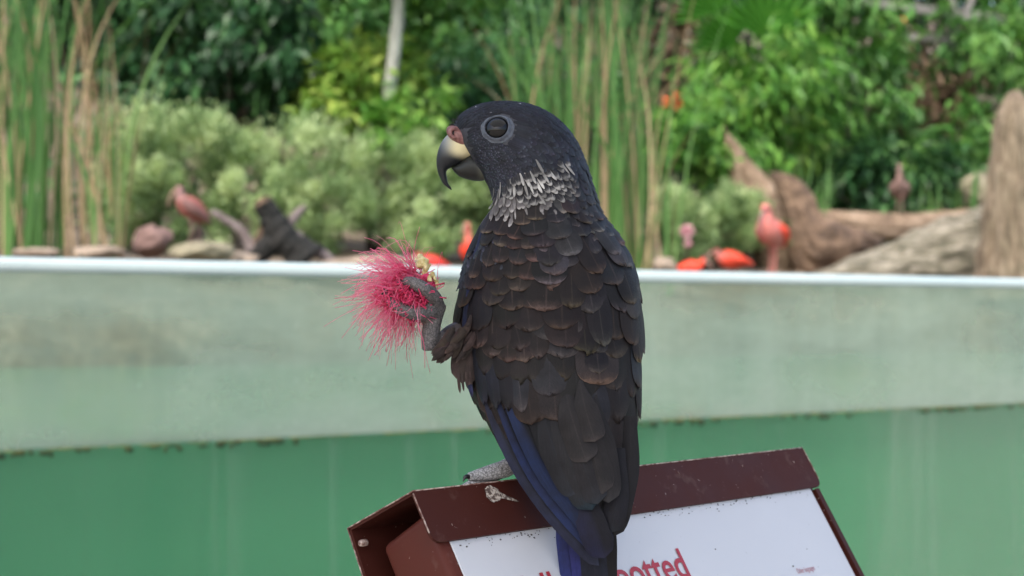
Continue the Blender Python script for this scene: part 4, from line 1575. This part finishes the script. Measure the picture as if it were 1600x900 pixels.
for i, (px, Y, bl, lab) in enumerate(GB):
    r_ = np.random.default_rng(100 + i)
    g_ = ground_at(px, Y)
    root = empty("grey_green_bush", g_, lab, "bush", "grey-green bushes on the bank")
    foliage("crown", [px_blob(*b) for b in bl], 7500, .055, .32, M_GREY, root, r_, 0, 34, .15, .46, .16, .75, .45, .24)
    mb = MB()
    for k in range(7):
        b = px_blob(*bl[k % len(bl)])
        e = np.array(b[:3]) + r_.normal(0, .4, 3) * np.array(b[3:6])
        mb.add(*tube([g_ + r_.normal(0, .05, 3) * [1, 1, 0] - np.array([0, 0, .05]), (g_ + e) / 2 + r_.normal(0, .04, 3), e], [.012, .009, .004], 5, 6))
    mb.build("stems", M_TWIG, root)

# background thicket that closes the view up the slope
r_ = np.random.default_rng(61)
P_, K_ = [], []
for k in range(420):
    u, s_ = r_.uniform(-6, 19), r_.uniform(5.0, 13)
    x, y = P0[0] + PD[0] * u + PN[0] * (LIP + s_), P0[1] + PD[1] * u + PN[1] * (LIP + s_)
    z = float(ground_z(x, y)) + r_.uniform(.0, .7)
    q = np.array([x, y, z]) + r_.normal(0, .30, (26, 3))
    P_.append(q)
    K_.append(np.full(26, r_.normal(.4, .18)))
P_, K_ = np.concatenate(P_), np.concatenate(K_)
n = len(P_)
L = .20 * r_.uniform(.6, 1.3, n)
V, Fc, rn = leaves(P_, r_.normal(0, .7, (n, 3)) + [0, -.4, -.4], r_.normal(0, .4, (n, 3)) + [0, -.3, .8], L, L * .4, np.clip(K_ + r_.normal(0, .15, n), 0, 1))
tag(mesh("undergrowth", V, Fc, M_DARKLEAF, None, False, dict(rnd=rn)), "dark green undergrowth covering the slope behind the shrubs", "undergrowth", kind="stuff")
# row of tall trees that close the top of the view
for i, (px, mat, lab) in enumerate(((120, M_DARKLEAF, "tall dark tree rising behind the reeds at the pond's near corner"), (300, M_DARKLEAF, "tall dark tree rising behind the broad-leaved tree"),
                                    (470, M_MIDLEAF, "tall green tree seen between the dark tree and the pale trunk"), (690, M_MIDLEAF, "tall green tree behind the pale trunk"),
                                    (880, M_DARKLEAF, "tall dark tree behind the tall central reeds"), (1090, M_DARKLEAF, "tall dark tree behind the fan palm"),
                                    (1290, M_MIDLEAF, "tall green tree behind the shrub with the forked root"), (1470, M_DARKLEAF, "tall dark tree behind the timber rails"),
                                    (1640, M_MIDLEAF, "tall green tree behind the big upright stump"))):
    Yt = 18.5 + 2.5 * (px / 1600)
    tree("tall_tree", lab, "tree", px, Yt, [(px, 60, Yt, 110, 110, .9), (px - 50, -60, Yt, 110, 110, 1.), (px + 60, -80, Yt + .3, 120, 110, 1.), (px + 20, 160, Yt - .3, 100, 80, .7)],
         2300, .24, .42, mat, 70 + i, .07, 8, .6, 10, .24, .42, group="tall trees closing the view")


# ------------------------------------------------------------------ reeds
def reed_clump(label, x0, x1, ybase, Y, n, hmin, hmax, seed, straw=.35, wid=(.018, .045), name="reed_clump", lean=.10, group=None):
    r_ = np.random.default_rng(seed)
    g_ = ground_at((x0 + x1) / 2, Y)
    root = empty(name, g_, label, "reeds", group)
    for k in range(n):
        px = r_.uniform(x0, x1)
        b = ground_at(px, Y + r_.uniform(-.35, .35)) - np.array([0, 0, .02])
        h_ = r_.uniform(hmin, hmax)
        dry = r_.random() < straw
        tl = r_.normal(0, lean * (1.3 if dry else 1))
        bend = r_.normal(0, .16) * h_
        w_ = r_.uniform(*wid) * (.7 if dry else 1)
        nv = 12
        ts = np.linspace(0, 1, nv)
        cx = tl * h_ * ts + bend * ts ** 3
        dz = h_ * ts - (abs(bend) * .5) * ts ** 3
        dy = r_.normal(0, .06) * h_ * ts
        az = r_.uniform(-.9, .9)
        wv = w_ / 2 * np.where(ts < .7, 1 - .25 * ts, np.clip((1 - ts) / .3, .03, 1) * .82)
        V = []
        for i in range(nv):
            c = b + np.array([cx[i], dy[i], dz[i]])
            s_ = np.array([math.cos(az + .6 * ts[i]), math.sin(az + .6 * ts[i]), 0])
            nrm_ = np.array([-s_[1], s_[0], 0])
            V += [c - s_ * wv[i], c + nrm_ * wv[i] * .35, c + s_ * wv[i]]
        Fc = []
        for i in range(nv - 1):
            for j in (0, 1):
                Fc.append([i * 3 + j, i * 3 + j + 1, (i + 1) * 3 + j + 1, (i + 1) * 3 + j])
        base_t = r_.uniform(.1, .9)
        rn = np.repeat(np.clip(base_t + .25 * (.5 - ts), 0, 1), 3)
        mesh("blade", V, Fc, M_STRAW if dry else M_REED, root, True, dict(rnd=rn))
    return root


reed_clump("tall green and straw reed clump at the near end of the far bank", -60, 95, 385, 10.0, 100, 1.7, 2.6, 201, .16, (.014, .032), lean=.07)
reed_clump("thin dry straw-coloured reeds beside the rounded pinkish rock", 100, 195, 380, 10.0, 30, 1.2, 2.4, 202, .72, (.012, .026), lean=.06)
reed_clump("tall green reed clump directly behind the parrot's back", 815, 1010, 410, 11.6, 135, 1.9, 2.7, 203, .28, (.014, .030), lean=.06)
reed_clump("sparse reeds with one leaning straw stem beside the parrot's wing", 985, 1050, 412, 11.5, 12, 1.5, 2.5, 204, .60, (.012, .026), lean=.10)
reed_clump("small green reeds behind the brown forked root", 1215, 1300, 330, 14.75, 46, .6, 1.30, 205, .12, (.018, .035), lean=.10, group="small reeds on the far slope")
reed_clump("small green reeds behind the upright brown bird", 1425, 1480, 330, 15.4, 40, .5, 1.15, 206, .10, (.018, .035), lean=.12, group="small reeds on the far slope")
reed_clump("small pale reeds beside the big upright stump", 1490, 1548, 330, 15.6, 34, .7, 1.35, 207, .35, (.018, .035), lean=.10, group="small reeds on the far slope")

# ------------------------------------------------------------------ fan palm
r_ = np.random.default_rng(81)
pg = ground_at(1175, 16.4)
palm = empty("fan_palm", pg, "fan palm with broad pleated bright green fronds above the hanging shrub", "palm")
hub = W(1170, 150, 16.2)
V, Fc = tube([pg - np.array([0, 0, .1]), (pg + hub) / 2, hub], [.07, .06, .05], 10, 12, rough=.08)
mesh("trunk", V, Fc, M_BARK, palm)
for cx, cy, R, a0, a1, yy in ((1200, 60, 92, 20, 165, 15.6), (1145, 75, 80, 60, 190, 15.7), (1120, 20, 80, 40, 200, 16.0), (1250, 0, 80, 0, 150, 16.2), (1190, -40, 90, 10, 170, 16.0)):
    c = W(cx, cy, yy)
    k = yy / F
    n = 22
    V, Fc, rn = [c], [], [.5]
    for i in range(n + 1):
        a_ = rad(a0 + (a1 - a0) * i / n)
        d = np.array([math.cos(a_), -.25 - .12 * (i % 2), math.sin(a_)])
        V.append(c + d * R * k * .62 + np.array([0, (.05 if i % 2 else -.05), 0])); rn.append(.0 + .75 * (i % 2))  # alternate folds toned dark and pale: pleat shading put into the colour
    for i in range(n):
        a_ = rad(a0 + (a1 - a0) * (i + .5) / n)
        d = np.array([math.cos(a_), -.35, math.sin(a_)])
        V.append(c + d * R * k * r_.uniform(.85, 1.1)); rn.append(r_.uniform(.4, 1))
    for i in range(n):
        Fc += [[0, 1 + i, 2 + i], [1 + i, n + 2 + i, 2 + i]]
    fr_ = mesh("frond", V, Fc, M_PALM, palm, False, dict(rnd=np.array(rn)))
    V, Fc = tube([hub, (hub + c) / 2 + np.array([0, 0, .05]), c], [.012, .010, .007], 6, 8)
    mesh("stalk", V, Fc, M_PALM, palm, True, dict(rnd=np.full(len(V), .9)))

# ------------------------------------------------------------------ driftwood and rocks
M_SAND = mat_wood("sandy_wood", (.10, .065, .04), (.22, .15, .095), (.33, .245, .17), (2, 2, 2), 3)
M_BROWNW = mat_wood("brown_wood", (.045, .028, .017), (.11, .068, .042), (.19, .125, .08), (2, 2, 3), 3)
M_GREYW = mat_wood("grey_log", (.05, .05, .03), (.18, .16, .115), (.34, .305, .245), (1.2, 4, 6), 4)
M_STUMP = mat_wood("stump_wood", (.06, .04, .024), (.17, .125, .08), (.30, .235, .165), (7, 7, .9), 4, 1.0, .04)
M_DARKW = mat_wood("dark_wet_wood", (.004, .005, .004), (.010, .010, .008), (.024, .021, .019), (3, 3, 3), 6)
M_GREYTW = mat_wood("grey_branch", (.12, .09, .085), (.20, .16, .15), (.30, .25, .24), (3, 3, 3), 6)


def lump_solid(loft, nt=36, ns=22, amp=.05, seed=0, power=.9, ridge=0.0):
    V = loft.sample(nt, ns, power)
    r_ = np.random.default_rng(seed)
    N_ = r_.normal(0, 1, (nt, ns))
    for _ in range(3):
        N_ = (N_ + np.roll(N_, 1, 1) + np.roll(N_, -1, 1)) / 3 * 1.25
        N_[1:-1] = (N_[1:-1] + .6 * N_[:-2] + .6 * N_[2:]) / 2.0
    C = V.mean(1, keepdims=True)
    th = np.arange(ns) / ns * 2 * math.pi
    ph = np.linspace(0, 1, nt)[:, None]
    N_ = N_ * amp + ridge * (np.sin(9 * th[None] + 2.2 * ph + 1) + .7 * np.sin(17 * th[None] - 1.4 * ph) + .5 * np.sin(23 * th[None] + 3 * ph))
    V = C + (V - C) * (1 + N_[..., None])
    return V.reshape(-1, 3), ring_faces(nt, ns)


def wood(name, label, cat, rows, mat, seed, amp=.09, group=None, ridge=.012):
    V, Fc = lump_solid(Loft(rows), 48, 96, amp, seed, .9, ridge)
    o = mesh(name, V, Fc, mat)
    return tag(o, label, cat, group)


wood("root_spike", "pale pointed root rising behind the pink and red ibis", "driftwood",
     [(1128, 199, 1134, 199, .02, 14.0), (1150, 222, 1133, 232, .06, 14.0), (1172, 250, 1138, 262, .09, 14.0), (1200, 282, 1144, 300, .14, 14.0), (1228, 315, 1158, 345, .18, 14.0),
      (1246, 350, 1176, 390, .22, 14.0), (1258, 395, 1180, 430, .24, 14.0), (1275, 440, 1185, 462, .25, 14.0)], M_SAND, 1)
wood("forked_root", "brown forked root with a hooked tip beside the pale pointed root", "driftwood",
     [(1200, 268, 1203, 276, .02, 13.6), (1222, 270, 1212, 296, .06, 13.6), (1248, 280, 1220, 322, .10, 13.6), (1266, 304, 1226, 356, .15, 13.6), (1284, 335, 1232, 392, .20, 13.6),
      (1310, 352, 1246, 424, .24, 13.6), (1345, 358, 1280, 450, .26, 13.7), (1378, 372, 1330, 462, .2, 13.8)], M_BROWNW, 2)
wood("fallen_log", "pale smooth fallen log lying behind the grey bark log", "log",
     [(1262, 330, 1275, 372, .12, 14.6), (1310, 330, 1320, 372, .14, 14.6), (1370, 333, 1375, 376, .15, 14.7), (1440, 333, 1440, 378, .15, 14.9), (1510, 328, 1512, 375, .15, 15.1), (1590, 318, 1590, 372, .15, 15.3), (1660, 314, 1660, 372, .13, 15.5)], M_SAND, 3, .06)
wood("bark_log", "thick grey bark log sloping down towards the pond wall", "log",
     [(1268, 428, 1285, 462, .10, 12.9), (1310, 412, 1320, 470, .18, 12.9), (1360, 392, 1372, 478, .24, 13.0), (1420, 366, 1436, 480, .28, 13.1), (1480, 344, 1500, 480, .31, 13.2), (1545, 322, 1560, 480, .33, 13.3), (1620, 312, 1640, 480, .33, 13.4)], M_GREYW, 4, .10, None, .022)
st = wood("tree_stump", "tall upright pointed stump of weathered brown wood at the pond's far end", "stump",
     [(1580, 142, 1592, 142, .03, 12.5), (1566, 158, 1604, 158, .10, 12.5), (1556, 190, 1616, 190, .16, 12.5), (1551, 240, 1630, 240, .20, 12.5), (1545, 300, 1640, 300, .24, 12.5), (1538, 360, 1650, 360, .27, 12.5),
      (1531, 420, 1662, 420, .30, 12.5), (1526, 470, 1670, 470, .32, 12.5)], M_STUMP, 5, .10, None, .035)
# dark stump with side branches by the small ibis
ds = empty("driftwood_stump", ground_at(430, 10.2), "dark wet driftwood stump with a snapped end and side branches", "driftwood")
V, Fc = tube([W(x, y, 10.1) for x, y in ((413, 320), (424, 340), (438, 362), (456, 384), (480, 408))], [.070, .078, .090, .105, .125], 18, 26, rough=.10, seed=6)
mesh("trunk", V, Fc, M_DARKW, ds)
V, Fc = tube([W(406, 312, 10.1), W(409, 316, 10.1), W(415, 324, 10.1)], [.040, .060, .062], 14, 8, rough=.14, seed=8)
mesh("snapped_end", V, Fc, M_BROWNW, ds)
V, Fc = tube([W(x, y, 10.1) for x, y in ((438, 366), (418, 386), (398, 402), (378, 412))], [.08, .075, .06, .04], 12, 16, rough=.10, seed=7)
mesh("root", V, Fc, M_DARKW, ds)
for pts, rr, mt in (([(330, 330), (350, 342), (372, 356), (388, 376), (396, 398)], [.02, .026, .03, .036, .05], M_GREYTW), ([(476, 322), (460, 340), (446, 360), (436, 384)], [.02, .034, .04, .05], M_GREYTW),
                    ([(452, 364), (478, 382), (505, 398), (520, 412)], [.05, .045, .04, .03], M_GREYTW), ([(412, 352), (404, 372), (392, 392)], [.02, .025, .03], M_BROWNW)):
    V, Fc = tube([W(x, y, 10.15) for x, y in pts], rr, 10, 16, rough=.05, seed=3)
    mesh("branch", V, Fc, mt, ds)

M_ROCKP = mat_rock("pinkish_rock", (.09, .05, .043), (.24, .15, .13), 9)
M_ROCKB = mat_rock("buff_rock", (.13, .10, .07), (.33, .26, .20), 9)
M_ROCKG = mat_rock("lichen_rock", (.10, .09, .055), (.27, .24, .16), 10)


def rock(label, px, py, Y, rx, ry, rd, mat, seed, name="rock", group="stones along the far bank"):
    r_ = np.random.default_rng(seed)
    bm = bmesh.new()
    bmesh.ops.create_icosphere(bm, subdivisions=4, radius=1)
    V = np.array([v.co[:] for v in bm.verts]); Fc = [[v.index for v in f.verts] for f in bm.faces]
    bm.free()
    for k in range(14):
        d = unit(r_.normal(0, 1, 3)); c = r_.uniform(.62, .92)
        s_ = V @ d
        V = V - np.outer(np.clip(s_ - c, 0, None) * .85, d)
    for f_, a_ in ((3, .10), (6, .06), (12, .035), (22, .02)):
        for _ in range(3):
            V = V * (1 + a_ * .6 * np.sin(V @ (unit(r_.normal(0, 1, 3)) * f_) + r_.uniform(0, 6))[:, None])
    k = Y / F
    V = V * np.array([rx * k, rd, ry * k]) + W(px, py, Y)
    return tag(mesh(name, V, Fc, mat), label, "rock", group)


rock("rounded pinkish-brown boulder between the dry reeds and the small ibis", 236, 378, 9.7, 36, 26, .14, M_ROCKP, 1)
rock("low lichen-coloured rock at the small ibis's feet", 318, 396, 9.6, 56, 20, .2, M_ROCKG, 2)
rock("flat buff stone at the foot of the dark driftwood stump", 374, 404, 9.7, 30, 13, .15, M_ROCKB, 3)
rock("pale buff stone among the dry reed stems", 150, 394, 9.6, 44, 13, .15, M_ROCKB, 4)
rock("pale buff stone at the foot of the tall reed clump", 60, 397, 9.4, 44, 10, .15, M_ROCKB, 5)
rock("long flat pale stone between the dark stump and the flower", 590, 410, 10.0, 90, 12, .2, M_ROCKB, 6)
rock("small pale stone at the foot of the central reeds", 1038, 418, 11.2, 22, 16, .1, M_ROCKB, 9)
rock("pale mossy boulder peeking over the fallen log beside the stump", 1528, 300, 15.6, 26, 30, .2, M_ROCKG, 10)

# ------------------------------------------------------------------ scarlet ibises
m = NT("ibis_plumage")
geo = m.n("NewGeometry")
nz = m.noise(28, 4, .6, vec=geo.outputs["Position"])
m.base(m.mix(m.ramp(nz, [(.35, .35), (.65, 0)]), m.attr("tint"), (.08, .02, .015))).set(Roughness=.7)
m.bump(nz, .4, .02)
M_IBIS = m.m


def ibis(label, px, py, Y, scale, facing, body_c, neck_c, bill_c, pose="stand", legs=True, wing_c=None):
    """px,py: photo position of the feet."""
    g_ = W(px, py, Y)
    root = empty("scarlet_ibis", g_, label, "ibis", "ibises on the far bank")
    ca, sa = math.cos(rad(facing)), math.sin(rad(facing))

    def L(p):
        x, y, z = np.asarray(p, float) * scale
        return g_ + np.array([x * ca - y * sa, x * sa + y * ca, z])
    if pose == "stand":
        sp = [(.24, 0, .24), (.16, 0, .26), (.05, 0, .29), (-.06, 0, .325), (-.13, 0, .37), (-.155, 0, .42), (-.16, 0, .47), (-.175, 0, .51), (-.205, 0, .52), (-.225, 0, .515)]
        rr = [.012, .045, .085, .088, .058, .034, .026, .028, .030, .018]
        bl = [(-.215, 0, .515), (-.26, 0, .49), (-.295, 0, .44), (-.315, 0, .385)]
    elif pose == "preen":
        sp = [(.20, 0, .22), (.14, 0, .25), (.05, 0, .30), (-.04, 0, .335), (-.085, 0, .40), (-.075, 0, .455), (-.085, 0, .485), (-.11, 0, .485), (-.135, 0, .465)]
        rr = [.012, .066, .102, .098, .060, .038, .034, .036, .022]
        bl = [(-.13, 0, .47), (-.16, .01, .42), (-.165, .02, .35), (-.15, .025, .28)]
    elif pose == "hunch":
        sp = [(.17, 0, .19), (.11, 0, .235), (.03, 0, .295), (-.04, 0, .35), (-.075, 0, .40), (-.078, 0, .435), (-.088, 0, .465), (-.112, 0, .468)]
        rr = [.015, .062, .092, .080, .050, .040, .036, .02]
        bl = [(-.105, 0, .465), (-.145, 0, .43), (-.17, 0, .37), (-.175, 0, .32)]
    elif pose == "upright":
        sp = [(.14, 0, .16), (.10, 0, .22), (.04, 0, .29), (-.01, 0, .35), (-.04, 0, .41), (-.045, 0, .47), (-.05, 0, .53), (-.06, 0, .57), (-.085, 0, .58)]
        rr = [.012, .05, .075, .07, .05, .034, .028, .030, .02]
        bl = [(-.08, 0, .58), (-.12, 0, .56), (-.15, 0, .51), (-.16, 0, .46)]
    else:   # resting low, head drawn in
        sp = [(.26, 0, .09), (.18, 0, .11), (.07, 0, .13), (-.05, 0, .15), (-.12, 0, .18), (-.135, 0, .215), (-.15, 0, .235), (-.175, 0, .23)]
        rr = [.012, .05, .095, .10, .06, .036, .032, .02]
        bl = [(-.17, 0, .232), (-.22, 0, .21), (-.26, 0, .16), (-.27, 0, .12)]
    n = 30
    V, Fc = tube([L(p) for p in sp], [r * scale for r in rr], 14, n)
    t = np.repeat(np.linspace(0, 1, n), 14)
    k = smooth(.40, .62, t)[:, None]
    tint = np.array(body_c) * (1 - k) + np.array(neck_c) * k
    mesh("body", V, Fc, M_IBIS, root, True, dict(tint=tint))
    V, Fc = tube([L(p) for p in bl], [.013 * scale, .010 * scale, .007 * scale, .004 * scale], 8, 14)
    mesh("bill", V, Fc, M_IBIS, root, True, dict(tint=np.tile(bill_c, (len(V), 1))))
    wc = wing_c if wing_c is not None else body_c
    i0 = 3 if pose != "rest" else 3
    for s_ in (-1, 1):
        w_ = [(sp[3][0] - .01, s_ * .062, sp[3][2] + .015), (sp[2][0] - .01, s_ * .080, sp[2][2] + .012), (sp[1][0], s_ * .055, sp[1][2] + .005), (sp[0][0] + .02, s_ * .020, sp[0][2] - .012)]
        V, Fc = tube([L(p) for p in w_], [.030 * scale, .052 * scale, .036 * scale, .006 * scale], 10, 18)
        wcc = wc[0 if s_ < 0 else 1] if isinstance(wc[0], tuple) else wc
        mesh("wing", V, Fc, M_IBIS, root, True, dict(tint=np.tile(wcc, (len(V), 1))))
    if legs:
        for s_ in (-1, 1):
            hx = .03 + .03 * s_
            V, Fc = tube([L((hx, s_ * .03, sp[2][2] - .06)), L((hx + .02, s_ * .03, .13)), L((hx - .005, s_ * .03, .01)), L((hx - .04, s_ * .03, .004))], [.016 * scale, .009 * scale, .0065 * scale, .005 * scale], 8, 16)
            mesh("leg", V, Fc, M_IBIS, root, True, dict(tint=np.tile(np.array(neck_c) * .9, (len(V), 1))))
    # eyes
    hp = np.array(sp[-2])
    return root


RED = (.72, .050, .018); PINK = (.52, .16, .14); BRN = (.16, .075, .065); BILL = (.45, .25, .20); DULL = (.20, .13, .11)
ibis("small brown and red ibis standing on the lichen rock beside the boulder", 296, 382, 9.75, .74, 8, (.24, .070, .055), (.20, .11, .10), (.36, .23, .17), "hunch", wing_c=(.13, .062, .055))
ibis("bright red ibis with raised pink neck seen behind the parrot's shoulder", 735, 442, 11.2, .72, 62, RED, (.60, .15, .11), BILL, "upright")
ibis("deep red ibis half hidden beside the flower and the parrot", 672, 430, 11.0, .60, 20, (.62, .03, .02), (.5, .05, .04), BILL, "rest")
ibis("pink ibis with one scarlet wing preening before the pale pointed root", 1204, 428, 11.7, 1.0, 60, (.52, .15, .13), PINK, (.30, .18, .18), "preen", wing_c=(RED, (.48, .17, .15)))
ibis("red ibis with brownish neck resting among the stones by the pointed root", 1140, 425, 11.6, .66, 8, RED, (.32, .10, .08), BILL, "rest")
ibis("low red ibis with only its back showing above the pond wall", 1080, 436, 11.2, .56, 160, RED, RED, BILL, "rest")
ibis("upright dull brown ibis standing on the pale fallen log", 1406, 332, 14.7, .76, 75, DULL, (.26, .16, .13), (.3, .2, .17), "upright")

# ------------------------------------------------------------------ blossoms and the timber rails
m = NT("orange_blossom"); m.base(m.ramp(m.attr("rnd", "Fac"), [(0, (.62, .06, .02)), (1, (.80, .16, .05))])).set(Roughness=.6); M_OB = m.m
m = NT("pink_blossom"); m.base(m.ramp(m.attr("rnd", "Fac"), [(0, (.50, .22, .26)), (1, (.72, .45, .48))])).set(Roughness=.6); M_PB = m.m
def blossom(name, label, px, py, Y, rpx, mat, n, seed):
    r_ = np.random.default_rng(seed)
    c = W(px, py, Y)
    k = rpx * Y / F
    d = r_.normal(0, 1, (n, 3)); d /= np.linalg.norm(d, axis=1)[:, None]
    V, Fc, rn = leaves(c + d * k * .2, d, r_.normal(0, 1, (n, 3)), np.full(n, k * .95), np.full(n, k * .7), r_.random(n))
    root = empty(name, c, label, "flower")
    mesh("petals", V, Fc, mat, root, False, dict(rnd=rn))
    V, Fc = tube([c + np.array([.02, .05, -.5]), c + np.array([.0, .05, -.2]), c], [.008, .006, .004], 6, 8)
    mesh("stem", V, Fc, M_TWIG, root)
blossom("blossom", "orange-red blossom on top of the rounded bright shrub", 1051, 158, 14.0, 15, M_OB, 40, 1)
blossom("blossom", "faint orange-red blossom high in the shrub below the timber rails", 1407, 35, 16.8, 9, M_OB, 30, 2)
blossom("blossom", "pale pink blossom beside the grey-green bush at the central reeds", 1074, 362, 11.4, 11, M_PB, 36, 3)
blossom("blossom", "small pale pink blossom just below the larger pink one", 1075, 380, 11.4, 7, M_PB, 30, 4)
M_TIMBER = mat_wood("weathered_timber", (.08, .078, .07), (.16, .155, .14), (.25, .24, .22), (1, 4, 4), 6)
rg = ground_at(1490, 18.6)
rail = empty("timber_railing", rg, "weathered grey timber rails high on the slope at the thicket", "railing")
def bar(name, p, q, r_w, r_h):
    p, q = np.asarray(p), np.asarray(q)
    d = unit(q - p)
    s_ = unit(np.cross(d, [0, 0, 1.0])) if abs(d[2]) < .9 else np.array([0, 1.0, 0])
    u = np.cross(s_, d)
    o = mesh(name, *box((p + q) / 2, d, s_, u, np.linalg.norm(q - p), r_w, r_h), M_TIMBER, rail, False)
    bevel(o, .01, 2)
bar("rail", W(1345, 2, 17.6), W(1575, 32, 17.6), .05, .10)
bar("rail", W(1390, 55, 17.7), W(1490, 64, 17.7), .05, .09)
pp = W(1487, 20, 17.75)
bar("post", np.array([pp[0], pp[1], float(ground_z(pp[0], pp[1])) - .1]), np.array([pp[0], pp[1], pp[2] + .35]), .08, .08)
bar("brace", W(1508, 25, 17.7), W(1530, -30, 17.7), .05, .07)
